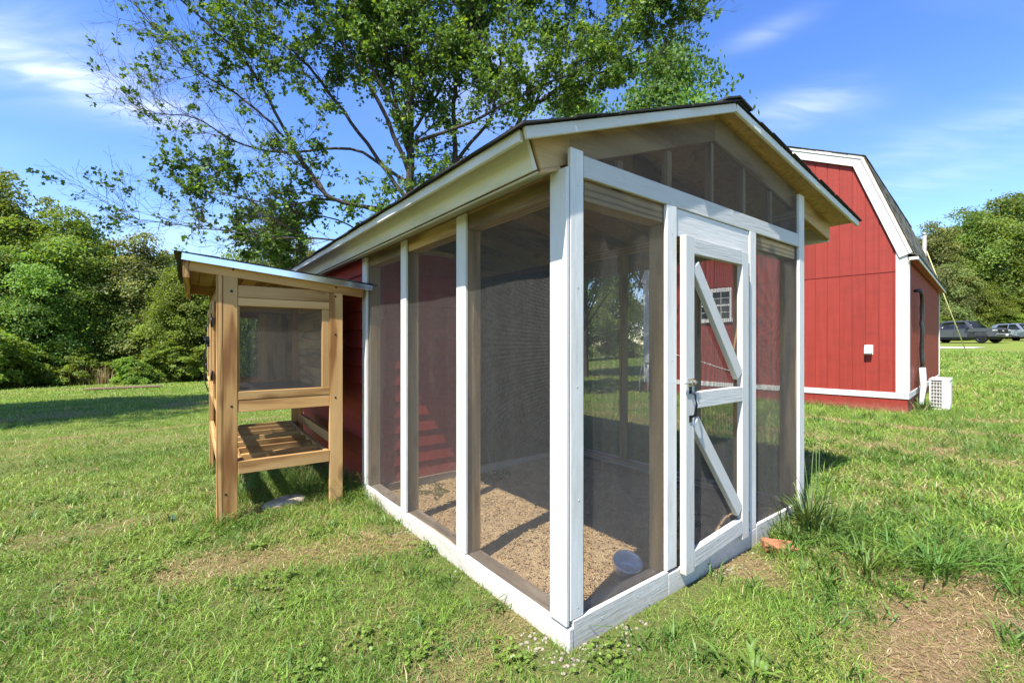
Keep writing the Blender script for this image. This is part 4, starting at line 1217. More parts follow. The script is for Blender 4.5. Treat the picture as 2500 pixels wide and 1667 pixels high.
        box(v, 'running_board', -3.0, -0.75, min(s * (Wd - 0.12), s * (Wd + 0.05)), max(s * (Wd - 0.12), s * (Wd + 0.05)), 0.36, 0.41, M_BLKPL, 0.01)
        box(v, 'fender_flare', -0.5, 0.5, min(s * (Wd - 0.02), s * (Wd + 0.03)), max(s * (Wd - 0.02), s * (Wd + 0.03)), 2 * R + 0.10, 2 * R + 0.15, paint, 0.015)
    box(v, 'front_bumper', XF - 0.08, XF + 0.10, -Wd + 0.03, Wd - 0.03, 0.50, 0.76, paint, 0.04)
    box(v, 'chrome_strip', XF + 0.06, XF + 0.106, -Wd + 0.12, Wd - 0.12, 0.74, 0.785, M_LAMP, 0.01)
    box(v, 'number_plate', XF + 0.101, XF + 0.108, 0.15, 0.46, 0.60, 0.75, M_PLATE, 0.003)
    box(v, 'rear_bumper', XR - 0.10, XR + 0.02, -Wd + 0.03, Wd - 0.03, 0.50, 0.68, M_LAMP, 0.03)
    box(v, 'underbody', -WB - 0.4, 0.4, -Wd + 0.2, Wd - 0.2, 0.30, 0.46, M_BLKPL, 0.02)
    return v
def yaw(a): return math.atan2(-math.sin(a), math.cos(a))
ta = math.radians(76)
rear = Vector((44.3, 46.2)); hdg = Vector((math.cos(ta), -math.sin(ta)))
fa = rear + hdg * 3.68
vehicle('pickup_truck', 'dark grey crew cab pickup truck parked on the lawn beyond the barn', (fa.x, fa.y, hz(fa.x, fa.y) + 0.03), yaw(ta), M_TRUCK)
vehicle('parked_car', 'pale silver car cut off by the right edge, parked beside the pickup truck', (53.4, 45.6, hz(53.4, 45.6) + 0.03), yaw(math.radians(95)), M_SUV, False)

# utility pole and its guy wire behind the barn
pole = thing('utility_pole', 'grey wooden pole rising behind the barn eave', 'pole', (18.3, 20.0, hz(18.3, 20)))
tube(pole, 'shaft', [(0, 0, -0.3), (0.0, 0, 3.0), (0.06, 0, 5.75)], [0.10, 0.085, 0.07], plain_mat('weathered_grey_pole', (0.33, 0.31, 0.28), 0.9, 0, 0.2, 10, 0.1), 12)
tube(pole, 'cap', [(0.05, 0, 5.74), (0.05, 0, 5.80)], [0.085, 0.08], M_GALV, 12)
gw = tag(tube(None, 'guy_wire', [(18.45, 20.0, hz(18.3, 20) + 5.0), (20.5, 20.1, hz(20.5, 20.1))], 0.02, plain_mat('yellow_guard', (0.62, 0.55, 0.22), 0.6, 0, 0.1, 8)), 'slanting yellow guy wire guard in front of the pickup truck', 'guy wire')

# ================================================================== SMALL THINGS ON THE LAWN
brick_m = plain_mat('orange_brick', (0.36, 0.145, 0.075), 0.85, 0, 0.25, 45, 0.15)
bp = on_ground(1903, 1345)
bo = link('brick', box_mesh(0.195, 0.088, 0.052, brick_m, 0.007), None, Matrix.Translation((bp.x, bp.y, 0.028)) @ Matrix.Rotation(math.radians(-8), 4, 'Z') @ Matrix.Rotation(math.radians(14), 4, 'X') @ Matrix.Rotation(math.radians(5), 4, 'Y'))
tag(bo, 'single orange brick lying in the grass beside the coop door', 'brick')

def rock(name, loc, size, rz, mat, seed, label, cat):
    bm = bmesh.new(); bmesh.ops.create_icosphere(bm, subdivisions=3, radius=1.0)
    rg = random.Random(seed); ax = [Vector((rg.uniform(-1, 1), rg.uniform(-1, 1), rg.uniform(-1, 1))) * 3 for _ in range(6)]
    for v in bm.verts:
        s = 1 + sum(0.045 * math.sin(v.co.dot(a) + q) for q, a in enumerate(ax))
        v.co = v.co * s
        v.co.z = max(-0.6, min(0.62, v.co.z))
        v.co = Vector((v.co.x * size[0], v.co.y * size[1], v.co.z * size[2]))
    me = bpy.data.meshes.new(name); bm.to_mesh(me); bm.free(); me.materials.append(mat)
    o = link(name, me, None, Matrix.Translation(loc) @ Matrix.Rotation(rz, 4, 'Z'))
    return tag(o, label, cat)
sp_ = coop_pt(-0.60, 2.56, 0.03)
rock('flat_stone', sp_, (0.16, 0.085, 0.06), COOP_RZ + 0.15, M_CONC, 2, 'flat pale stone half sunk in the grass under the hutch', 'stone')

# weathered plank lying near the wood
pa, pb = at(232, 944, 17.0), at(380, 937, 18.0)
pl_ = thing('plank_stack', 'weathered brown planks lying on the lawn before the left wood', 'planks', ((pa.x + pb.x) / 2, (pa.y + pb.y) / 2, hz((pa.x + pb.x) / 2, (pa.y + pb.y) / 2)), math.atan2(pb.y - pa.y, pb.x - pa.x))
for q in range(4):
    board(pl_, 'plank', (-1.2 + 0.1 * q, -0.21 + 0.14 * q, 0.05 + 0.004 * q), (1.15 - 0.05 * q, -0.20 + 0.14 * q, 0.055 + 0.003 * q), 0.135, 0.035, M_OLDPLANK, (0, 1, 0))
for x_ in (-0.9, 0.85): board(pl_, 'bearer', (x_, -0.3, 0.0), (x_, 0.32, 0.0), 0.09, 0.06, M_OLDPLANK, (0, 0, 1))

# white limestone chips along the foot of the walls
ng = 700
side = RNG.random(ng) < 0.45
lx = np.where(side, RNG.normal(-0.07, 0.045, ng), RNG.uniform(-0.08, 2.0, ng))
ly = np.where(side, RNG.uniform(-0.08, 1.9, ng), RNG.normal(-0.07, 0.045, ng))
gk = fbm(lx + 5, ly + 5, 3.2, 141, 3) + RNG.normal(0, 0.05, ng) > 0.60
lx, ly, side = lx[gk], ly[gk], side[gk]; ng = len(lx)
bmx = bmesh.new(); bmesh.ops.create_icosphere(bmx, subdivisions=1, radius=1.0)
iv = np.array([v.co[:] for v in bmx.verts]); ifc = np.array([[v.index for v in f.verts] for f in bmx.faces]); bmx.free()
gs = RNG.uniform(0.004, 0.014, (ng, 1, 3)) * np.array([1, 1, 0.7]); jig = 1 + RNG.normal(0, 0.14, (ng, len(iv), 1))
cent = np.stack([P0.x + U.x * lx + V.x * ly, P0.y + U.y * lx + V.y * ly, RNG.uniform(-0.006, 0.006, ng)], 1)[:, None]
gvv = (iv[None] * gs * jig + cent).reshape(-1, 3)
gff = (ifc[None] + (np.arange(ng) * len(iv))[:, None, None]).reshape(-1, 3)
gravel = link('limestone_chips', mesh_np('limestone_chips', gvv, gff, plain_mat('limestone', (0.32, 0.28, 0.21), 0.9, 0, 0.25, 30, 0.15), False), kind='stuff')
gravel['label'] = 'white limestone chips along the foot of the coop'

# ================================================================== GRASS
def blades(x, y, z, h, w, lean, col, segs, rng, flat=None):
    """bent tapering blades as triangles; returns verts, faces, tint"""
    n = len(x)
    a = rng.uniform(0, 2 * np.pi, n); b_ = rng.uniform(0, 2 * np.pi, n)
    d = np.stack([np.cos(a), np.sin(a)], 1); s = np.stack([np.cos(b_), np.sin(b_)], 1) * (w / 2)[:, None]
    base = np.stack([x, y, z], 1)
    if segs == 1:
        tip = base.copy(); tip[:, :2] += d * (h * lean)[:, None]; tip[:, 2] += h
        l = base.copy(); l[:, :2] -= s; r = base.copy(); r[:, :2] += s
        v = np.stack([l, r, tip], 1).reshape(-1, 3)
        f = np.arange(n * 3).reshape(-1, 3)
        return v, f, np.repeat(col, 3, 0)
    mid = base.copy(); mid[:, :2] += d * (h * lean * 0.35)[:, None]; mid[:, 2] += h * 0.62
    tip = base.copy(); tip[:, :2] += d * (h * lean * 1.15)[:, None]; tip[:, 2] += h * (1.0 - 0.35 * np.clip(lean - 0.6, 0, 1))
    l = base.copy(); l[:, :2] -= s * 0.7; r = base.copy(); r[:, :2] += s * 0.7
    ml = mid.copy(); ml[:, :2] -= s; mr = mid.copy(); mr[:, :2] += s
    v = np.stack([l, r, mr, ml, tip], 1).reshape(-1, 3)
    o = (np.arange(n) * 5)[:, None]
    f = np.concatenate([o + np.array([[0, 1, 2]]), o + np.array([[0, 2, 3]]), o + np.array([[3, 2, 4]])])
    return v, f, np.repeat(col, 5, 0)

GREENS = np.array([(0.094, 0.190, 0.026), (0.146, 0.270, 0.034), (0.212, 0.336, 0.048), (0.280, 0.382, 0.066)])
TANS = np.array([(0.38, 0.295, 0.135), (0.48, 0.385, 0.21), (0.30, 0.245, 0.085)])
def tint(x, y, dry, rng):
    n = len(x)
    t = np.clip(fbm(x, y, 1.7, 71, 3) * 1.5 - 0.25 + rng.normal(0, 0.22, n), 0, 1) * 2.999
    i = t.astype(int); f = (t - i)[:, None]
    g = GREENS[i] * (1 - f) + GREENS[np.minimum(i + 1, 3)] * f
    tn = TANS[rng.integers(0, 3, n)]
    p = np.clip(0.07 + 0.80 * dry, 0, 0.95)
    isdry = rng.random(n) < p
    c = np.where(isdry[:, None], tn, g)
    return c * rng.uniform(0.8, 1.2, (n, 1))

def keep_out(x, y):
    a, b_ = coop_local(x, y)
    bad = (a > -0.005) & (a < 2.45) & (b_ > -0.005) & (b_ < 4.9)
    c, d = barn_local(x, y)
    bad |= (c > -5.32) & (c < 0.0) & (d > 0.0) & (d < 7.6)
    return ~bad

def scatter(r0, r1, dens, rng, thmax=57):
    th0, th1 = -math.radians(thmax), math.radians(thmax)
    area = 0.5 * (th1 - th0) * (r1 * r1 - r0 * r0)
    n = int(area * dens)
    r = np.sqrt(rng.uniform(r0 * r0, r1 * r1, n)); th = rng.uniform(th0, th1, n)
    x, y = r * np.sin(th), r * np.cos(th)
    k = keep_out(x, y)
    return x[k], y[k]

HUTCH0 = coop_pt(-1.058, 2.42)
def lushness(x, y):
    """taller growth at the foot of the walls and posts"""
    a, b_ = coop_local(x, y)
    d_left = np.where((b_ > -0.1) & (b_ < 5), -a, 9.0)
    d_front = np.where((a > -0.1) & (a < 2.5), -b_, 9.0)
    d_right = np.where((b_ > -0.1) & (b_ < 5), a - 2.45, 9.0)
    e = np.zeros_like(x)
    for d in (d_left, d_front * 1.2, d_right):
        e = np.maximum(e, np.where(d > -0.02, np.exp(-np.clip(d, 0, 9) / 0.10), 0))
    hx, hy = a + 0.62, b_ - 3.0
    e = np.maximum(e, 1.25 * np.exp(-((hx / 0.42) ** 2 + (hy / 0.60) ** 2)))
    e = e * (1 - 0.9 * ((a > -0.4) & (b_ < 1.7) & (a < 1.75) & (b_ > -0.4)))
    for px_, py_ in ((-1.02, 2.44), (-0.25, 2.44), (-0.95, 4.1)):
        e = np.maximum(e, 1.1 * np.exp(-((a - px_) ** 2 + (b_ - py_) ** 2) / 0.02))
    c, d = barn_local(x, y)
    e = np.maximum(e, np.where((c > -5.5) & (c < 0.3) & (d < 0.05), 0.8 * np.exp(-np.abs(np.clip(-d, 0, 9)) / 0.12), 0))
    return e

VS, FS, CS, base_n = [], [], [], 0
def add_grass(t3):
    global base_n
    v, f, c = t3
    VS.append(v); FS.append(f + base_n); CS.append(c); base_n += len(v)

rg = np.random.default_rng(101)
for r0, r1, dens, segs, hs_, ws_ in ((0.9, 2.6, 17000, 2, 0.029, 0.0030), (2.6, 4.2, 9500, 2, 0.031, 0.0036), (4.2, 7.0, 2900, 2, 0.034, 0.0054), (7.0, 12.0, 1500, 1, 0.037, 0.0085), (12.0, 22.0, 420, 1, 0.042, 0.017), (22.0, 42.0, 90, 1, 0.05, 0.032)):
    x, y = scatter(r0, r1, dens, rg)
    dr = dryness(x, y); lu = lushness(x, y)
    clump = fbm(x, y, 4.2, 81, 3)
    keep = rg.random(len(x)) < np.clip(0.35 + 1.0 * clump, 0.2, 1) * (1 - 0.62 * smooth(0.45, 1.0, dr) * (1 - np.clip(lu, 0, 1)))
    x, y, dr, lu, clump = x[keep], y[keep], dr[keep], lu[keep], clump[keep]
    ca, cb = coop_local(x, y)
    foot = ((ca > -0.16) & (ca < 0.05) & (cb > -0.2) & (cb < 2.1)) | ((cb > -0.16) & (cb < 0.05) & (ca > -0.2) & (ca < 1.8))
    kk = ~foot | (rg.random(len(x)) < np.clip(1.5 * fbm(x, y, 3.2, 151, 3) - 0.1, 0.35, 0.95))
    x, y, dr, lu, clump, foot = x[kk], y[kk], dr[kk], lu[kk], clump[kk], foot[kk]
    n = len(x)
    rough = fbm(x, y, 0.8, 91, 3)
    # coarser uncut growth to the right of the coop
    right = smooth(0.6, 2.0, x - 0.2 * y) * smooth(1.9, 2.6, y)
    h = hs_ * rg.lognormal(0, 0.35, n) * (0.55 + 0.9 * clump) * (1 + 0.5 * right) * (1 - 0.45 * dr) + lu * rg.uniform(0.03, 0.15, n) * (0.4 + clump)
    h = np.where(foot, h * 0.55, h)
    w = ws_ * rg.uniform(0.6, 1.3, n) * (1 + 0.35 * right)
    lean = rg.uniform(0.25, 1.5, n) * (1 + 0.8 * dr)
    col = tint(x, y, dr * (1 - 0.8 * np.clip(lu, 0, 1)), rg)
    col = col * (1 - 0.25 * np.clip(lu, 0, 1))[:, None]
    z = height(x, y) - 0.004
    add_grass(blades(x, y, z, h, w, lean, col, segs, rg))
# dead straw lying flat on the worn places
x, y = scatter(1.2, 7.5, 2600, rg)
dr = dryness(x, y); k_ = rg.random(len(x)) < np.clip(dr * 1.3, 0.06, 1)
x, y = x[k_], y[k_]; n = len(x)
add_grass(blades(x, y, height(x, y) + rg.uniform(0.002, 0.012, n), rg.uniform(0.003, 0.012, n), rg.uniform(0.0025, 0.0045, n), rg.uniform(5, 11, n), TANS[rg.integers(0, 3, n)] * rg.uniform(0.5, 1.15, (n, 1)), 1, rg))
# broad-bladed tufts of crabgrass
def tufts(n, region, hmul, rng):
    x0_, x1_, y0_, y1_ = region
    cx, cy = rng.uniform(x0_, x1_, n), rng.uniform(y0_, y1_, n)
    k = keep_out(cx, cy) & (dryness(cx, cy) < 0.6); cx, cy = cx[k], cy[k]
    per = 16
    x = np.repeat(cx, per) + rng.normal(0, 0.03, len(cx) * per); y = np.repeat(cy, per) + rng.normal(0, 0.03, len(cx) * per)
    kk = keep_out(x, y); x, y = x[kk], y[kk]; m_ = len(x)
    h = rng.uniform(0.05, 0.13, m_) * hmul; w = rng.uniform(0.005, 0.0095, m_); lean = rng.uniform(0.5, 1.7, m_)
    c = np.array([(0.085, 0.165, 0.026)]) * rng.uniform(0.75, 1.45, (m_, 1)) * np.array([[1.0, 1.0, 1.0]])
    add_grass(blades(x, y, height(x, y) - 0.004, h, w, lean, c, 2, rng))
tufts(260, (0.5, 4.6, 1.7, 5.5), 1.0, rg)
tufts(90, (1.6, 3.0, 2.2, 3.3), 1.25, rg)
tufts(160, (-3.6, 0.2, 1.5, 4.2), 0.65, rg)
tufts(150, (3.0, 7.5, 4.0, 8.0), 1.3, rg)
grass = link('grass', mesh_np('grass', np.concatenate(VS), np.concatenate(FS), M_GRASS, False, np.concatenate(CS)), kind='stuff')
grass['label'] = 'short green lawn grass with tan dead blades'

# tall weeds at the right front corner of the coop, dry stalks by the barn, dry clumps by the wood
def plant(name, label, cat, loc, n, hh, ww, spread, col, leanr, seed, group=None, segs=5):
    rng = np.random.default_rng(seed)
    root = thing(name, label, cat, loc, 0, group)
    vs, fs, cs, base = [], [], [], 0
    for q in range(n):
        a = rng.uniform(0, 2 * np.pi); r = abs(rng.normal(0, spread)); h = rng.uniform(*hh); w = rng.uniform(*ww)
        d = np.array([math.cos(a + rng.normal(0, .6)), math.sin(a + rng.normal(0, .6)), 0]); ln = rng.uniform(*leanr) * h
        side_ = np.array([-d[1], d[0], 0]) * (math.cos(rng.uniform(0, 1.2)))
        side_ /= np.linalg.norm(side_)
        p0 = np.array([r * math.cos(a), r * math.sin(a), -0.01])
        c = np.array(col[rng.integers(0, len(col))]) * rng.uniform(0.75, 1.3)
        pts = []
        for s in range(segs + 1):
            t = s / segs
            p = p0 + d * ln * t ** 1.8 + np.array([0, 0, h * (t - 0.35 * min(1, ln / h) * t ** 3)])
            ww_ = w * (0.55 + 0.9 * t) * (1 - t) ** 0.55 + 0.0004
            up_ = np.array([0, 0, 0.25 * ww_])
            pts += [p - side_ * ww_ / 2 + up_, p, p + side_ * ww_ / 2 + up_]
        vs += pts; cs += [c] * len(pts)
        for s in range(segs):
            o = base + s * 3
            fs += [(o, o + 1, o + 4, o + 3), (o + 1, o + 2, o + 5, o + 4)]
        base += len(pts)
    o = link('leaves', mesh_np('leaves', np.array(vs), np.array(fs), M_GRASS, True, np.array(cs)), root, kind='stuff')
    return root
WG = [(0.060, 0.120, 0.030), (0.080, 0.150, 0.035), (0.105, 0.175, 0.045)]
plant('tall_weed', 'tall broad bladed grass weed growing against the right corner of the coop', 'weed', coop_pt(2.14, -0.14), 130, (0.15, 0.42), (0.009, 0.018), 0.13, WG, (0.25, 0.95), 1)
wd = plant('tall_weed', 'thin tall seeding weed standing by the right corner board', 'weed', coop_pt(2.30, -0.10), 16, (0.40, 0.80), (0.004, 0.008), 0.10, WG, (0.1, 0.5), 2)
plant('tall_weed', 'low broad weed beside the orange brick', 'weed', coop_pt(1.86, -0.12), 60, (0.08, 0.24), (0.007, 0.014), 0.08, WG, (0.4, 1.2), 3)
plant('grass_tuft', 'broad leaved grass tuft right of the orange brick', 'weed', on_ground(2120, 1400), 90, (0.10, 0.24), (0.008, 0.014), 0.12, [(0.085, 0.17, 0.025), (0.11, 0.2, 0.03)], (0.4, 1.1), 4)
plant('grass_tuft', 'thick leaning grass tuft above the bare patch at right', 'weed', on_ground(2290, 1400), 110, (0.10, 0.26), (0.008, 0.015), 0.14, [(0.085, 0.17, 0.025), (0.11, 0.2, 0.03)], (0.5, 1.3), 5)
plant('grass_tuft', 'bright broad leaved weed at the bottom edge of the lawn', 'weed', on_ground(1840, 1640), 26, (0.05, 0.12), (0.016, 0.028), 0.06, [(0.10, 0.21, 0.03), (0.13, 0.24, 0.04)], (0.4, 1.0), 6)
plant('dock_leaf', 'small bluish leaf standing in the grass left of the hutch', 'weed', on_ground(418, 1276), 7, (0.05, 0.10), (0.025, 0.04), 0.015, [(0.07, 0.14, 0.08)], (0.3, 0.9), 7)
for q, (a, b_) in enumerate(((-0.85, 2.9), (-0.40, 2.75), (-0.12, 2.62), (-0.62, 3.3))):
    plant('long_grass', ('long arching grass between the hutch legs', 'arching grass beside the inner front hutch leg', 'grass growing at the foot of the white corner board', 'shaded grass under the slatted shelf')[q], 'grass clump', coop_pt(a, b_), 170, (0.12, 0.36), (0.003, 0.0065), 0.13, [(0.07, 0.14, 0.03), (0.10, 0.18, 0.04), (0.13, 0.2, 0.05)], (0.3, 1.1), 10 + q)
plant('dry_stalk', 'dry bent stalks standing against the barn skirt', 'weed', BARN0 + BX * -1.95 + BY * -0.25, 9, (0.35, 0.75), (0.008, 0.014), 0.06, [(0.34, 0.27, 0.13), (0.22, 0.2, 0.08)], (0.3, 1.0), 20)
plant('dry_stalk', 'pale dead stalks at the barn corner beside the air conditioner', 'weed', BARN0 + BX * 0.12 + BY * 0.25, 14, (0.2, 0.45), (0.008, 0.013), 0.08, [(0.40, 0.33, 0.18)], (0.3, 1.0), 21)
plant('green_weed', 'leafy green weed between barn corner and air conditioner', 'weed', BARN0 + BX * 0.16 + BY * 0.8, 60, (0.12, 0.34), (0.02, 0.035), 0.08, WG, (0.3, 0.9), 22)
for q, (sx, sy, dp) in enumerate(((38, 938, 22), (95, 938, 22.3), (165, 935, 22.6), (200, 934, 22.8), (248, 932, 23.0))):
    p = at(sx, sy, dp)
    plant('dry_grass_clump', ('leftmost', 'second from left', 'middle', 'fourth from left', 'rightmost')[q] + ' clump of tan dry grass along the foot of the left wood', 'dry grass', (p.x, p.y, hz(p.x, p.y)), 110, (0.5, 1.3), (0.012, 0.022), 0.38, [(0.42, 0.33, 0.19), (0.50, 0.41, 0.25), (0.30, 0.26, 0.12)], (0.1, 0.5), 30 + q, 'dry grass clumps at the wood edge')

# ================================================================== OAK BEHIND THE COOP
def smooth_path(pts, n):
    """resample control points with a Catmull-Rom curve"""
    P = np.array([pts[0] + (pts[0] - pts[1])] + list(pts) + [pts[-1] + (pts[-1] - pts[-2])], float)
    out = []
    m_ = len(pts) - 1
    for t in np.linspace(0, m_ - 1e-6, n):
        i = int(t); f = t - i
        a, b_, c, d = P[i:i + 4]
        out.append(0.5 * (2 * b_ + (c - a) * f + (2 * a - 5 * b_ + 4 * c - d) * f * f + (3 * b_ - a - 3 * c + d) * f ** 3))
    return np.array(out)

def leaf_cards(pos, nrm, size, rng, outline, tintc):
    """one flat lobed leaf a position: fan of triangles over the outline"""
    n = len(pos)
    nrm = nrm / (np.linalg.norm(nrm, axis=1, keepdims=True) + 1e-9)
    ref = rng.normal(size=(n, 3))
    a = np.cross(nrm, ref); a /= np.linalg.norm(a, axis=1, keepdims=True) + 1e-9
    b_ = np.cross(nrm, a)
    k = len(outline)
    o = np.array(outline)
    curl = (o[:, 0] ** 2 + o[:, 1] ** 2)[None, :, None] * rng.uniform(-0.5, 0.1, (n, 1, 1)) * 0.5
    v = pos[:, None] + size[:, None, None] * (o[None, :, 0:1] * a[:, None] + o[None, :, 1:2] * b_[:, None] + curl * nrm[:, None])
    f = (np.arange(n) * k)[:, None, None] + np.array([[0, q, q + 1] for q in range(1, k - 1)])[None]
    return v.reshape(-1, 3), f.reshape(-1, 3), np.repeat(tintc, k, 0)

OAK_OUT = [(0, 0), (0.32, 0.18), (0.18, 0.40), (0.50, 0.55), (0.20, 0.64), (0, 1.05), (-0.20, 0.64), (-0.50, 0.55), (-0.18, 0.40), (-0.32, 0.18)]
RHOMB = [(0, -0.5), (0.36, 0.05), (0, 0.6), (-0.36, 0.05)]

def grow_oak():
    rng = np.random.default_rng(44)
    D = 9.6
    A = lambda *p: [np.array(at(x, y, D + d)) for x, y, d in p]
    limbs = [  # control points (photo x, y, depth offset), base radius, tip radius, leafiness
        (A((1000, 860, 0), (1000, 560, 0), (1001, 330, 0), (998, 207, 0), (985, 83, 0.1), (965, -40, 0.2), (960, -260, 0.3)), 0.155, 0.05, 0.90),
        (A((1001, 380, 0), (962, 232, 0.1), (943, 124, 0.1), (943, 0, 0.2), (930, -180, 0.3)), 0.07, 0.03, 0.90),
        (A((1001, 620, 0), (960, 520, -0.2), (800, 480, -0.5), (690, 310, -0.7), (628, 195, -0.8), (555, 105, -0.9), (430, -10, -1.0), (380, -60, -1.0)), 0.075, 0.014, 0.42),
        (A((800, 480, -0.5), (690, 330, -0.2), (590, 240, -0.1), (480, 168, 0), (384, 72, 0), (310, -10, 0)), 0.05, 0.009, 0.08),
        (A((1000, 500, 0), (880, 330, 0.4), (760, 170, 0.5), (678, 95, 0.6), (585, 0, 0.7), (500, -90, 0.8)), 0.07, 0.014, 0.34),
        (A((1000, 420, 0), (900, 205, -0.3), (800, 62, -0.4), (745, -10, -0.5), (660, -120, -0.6)), 0.07, 0.02, 0.75),
        (A((998, 300, 0), (925, 200, -0.4), (873, 75, -0.5), (860, -40, -0.6)), 0.06, 0.02, 0.90),
        (A((1000, 450, 0), (860, 365, 0.5), (695, 372, 0.6), (585, 350, 0.5), (480, 290, 0.4), (380, 278, 0.3), (318, 272, 0.3)), 0.055, 0.006, 0.05),
        (A((1000, 540, 0), (820, 490, 0.3), (690, 500, 0.3), (570, 478, 0.3), (500, 452, 0.3), (430, 420, 0.3)), 0.05, 0.006, 0.36),
        (A((1000, 640, 0), (860, 590, -0.2), (695, 580, -0.3), (540, 564, -0.3), (420, 548, -0.3), (290, 526, -0.3)), 0.04, 0.005, 0.07),
        (A((940, 600, 0.0), (800, 530, 0.6), (700, 560, 0.8), (620, 590, 0.9)), 0.03, 0.008, 0.95),
        (A((1000, 420, 0), (1017, 350, -0.1), (1136, 306, -0.3), (1238, 252, -0.4), (1330, 204, -0.5), (1440, 172, -0.5), (1530, 140, -0.5)), 0.07, 0.01, 0.95),
        (A((1109, 620, 0.6), (1109, 374, 0.6), (1109, 238, 0.6), (1136, 68, 0.6), (1163, -40, 0.6), (1190, -220, 0.6)), 0.10, 0.03, 0.95),
        (A((1109, 400, 0.6), (1195, 290, 0.4), (1215, 190, 0.3), (1238, 68, 0.2), (1262, -60, 0.2)), 0.06, 0.02, 0.95),
        (A((1240, 480, 0.8), (1265, 300, 0.8), (1357, 221, 0.7), (1476, 120, 0.6), (1550, 20, 0.5), (1600, -40, 0.4)), 0.10, 0.01, 0.90),
        (A((1300, 270, 0.8), (1370, 95, 0.7), (1404, 17, 0.7), (1430, -120, 0.7)), 0.05, 0.015, 0.95),
        (A((1357, 221, 0.7), (1480, 175, 0.5), (1580, 150, 0.4), (1640, 100, 0.4), (1690, 60, 0.4)), 0.045, 0.006, 0.15),
        (A((1476, 120, 0.6), (1560, 60, 0.5), (1610, 20, 0.5), (1660, -20, 0.5)), 0.035, 0.008, 0.90),
        (A((1240, 420, 0.8), (1150, 470, 0.2), (1040, 480, -0.2), (900, 560, -0.4)), 0.05, 0.012, 0.95),
        (A((1001, 330, 0), (1090, 190, 0.8), (1130, 90, 1.0), (1150, -60, 1.2)), 0.05, 0.02, 0.95),
    ]
    tubes6, tubes4, leaf_p, leaf_s = [], [], [], []
    def orth(t):
        r = rng.normal(size=3); r -= t * r.dot(t); return r / np.linalg.norm(r)
    def twig(p, d, L, r, lev, leafy):
        n = 5 if lev < 3 else 4
        pts = [p]; dd = d.copy()
        for q in range(n - 1):
            dd = dd + rng.normal(0, 0.16, 3) + np.array([0, 0, 0.05])
            dd /= np.linalg.norm(dd); pts.append(pts[-1] + dd * L / (n - 1))
        pts = np.array(pts)
        tubes4.append((pts, np.linspace(r, max(r * 0.4, 0.0022), n)))
        if lev < 3:
            cnt = rng.integers(4, 8) if lev == 1 else rng.integers(3, 6)
            for q in range(cnt):
                t = rng.uniform(0.25, 1.0); i = min(int(t * (n - 1)), n - 2); f = t * (n - 1) - i
                pp = pts[i] * (1 - f) + pts[i + 1] * f
                tg = pts[i + 1] - pts[i]; tg /= np.linalg.norm(tg)
                an = rng.uniform(0.5, 1.0)
                nd = tg * math.cos(an) + orth(tg) * math.sin(an)
                twig(pp, nd, L * rng.uniform(0.38, 0.62), r * 0.5, lev + 1, leafy)
        if lev >= 2:
            if rng.random() < leafy:
                m_ = rng.integers(7, 16) if lev == 3 else rng.integers(4, 8)
                for q in range(m_):
                    t = rng.uniform(0.3, 1.0); i = min(int(t * (n - 1)), n - 2); f = t * (n - 1) - i
                    leaf_p.append(pts[i] * (1 - f) + pts[i + 1] * f + rng.normal(0, 0.035, 3))
    for pts, r0, r1, leafy in limbs:
        L = sum(np.linalg.norm(pts[q + 1] - pts[q]) for q in range(len(pts) - 1))
        n = max(8, int(L / 0.22))
        pth = smooth_path(pts, n) + rng.normal(0, 0.012, (n, 3))
        rad = 0.74 * (r0 + (r1 - r0) * np.linspace(0, 1, n) ** 0.7)
        tubes6.append((pth, rad))
        for q in range(int(L * 5.4)):
            t = rng.uniform(0.22, 1.0) ** 0.8; i = min(int(t * (n - 1)), n - 2)
            tg = pth[i + 1] - pth[i]; tg /= np.linalg.norm(tg)
            an = rng.uniform(0.45, 1.05)
            nd = tg * math.cos(an) + orth(tg) * math.sin(an)
            twig(pth[i], nd, rng.uniform(0.5, 1.35) * (1.15 - 0.35 * t), max(0.006, rad[i] * 0.28), 1, leafy if rng.random() < 0.9 else leafy * 0.3)
        # leaf tufts sitting straight on the limb
        for q in range(int(L * 11 * leafy)):
            i = rng.integers(int(n * 0.25), n)
            c = pth[i] + rng.normal(0, 0.11, 3)
            for _ in range(rng.integers(4, 9)): leaf_p.append(c + rng.normal(0, 0.07, 3))
    root = thing('oak_tree', 'large spreading oak with bare twigs on its left side, behind the coop roof', 'tree', (at(1000, 860, D).x, D, 0))
    off = np.array(root.location)
    v6, f6 = tube_arrays(tubes6, 9); v4, f4 = tube_arrays(tubes4, 4)
    link('trunk', mesh_np('trunk', v6 - off, f6, M_BARK, True), root)
    link('twigs', mesh_np('twigs', v4 - off, f4, M_BARK, True), root, kind='stuff')
    P = np.array(leaf_p)
    nn = rng.normal(size=(len(P), 3)) + np.array([-0.25, -0.3, 0.75])
    sz = rng.uniform(0.055, 0.10, len(P))
    tc_ = rng.uniform(0.62, 1.35, (len(P), 1)) * np.ones((1, 3))
    yel = rng.random(len(P)) < 0.10
    tc_[yel] *= np.array([2.0, 1.7, 1.1])
    v, f, c = leaf_cards(P - off, nn, sz, rng, OAK_OUT, tc_)
    link('crown', mesh_np('crown', v, f, M_OAKLEAF, False, c), root, kind='stuff')
    return len(P)
n_oak = grow_oak()

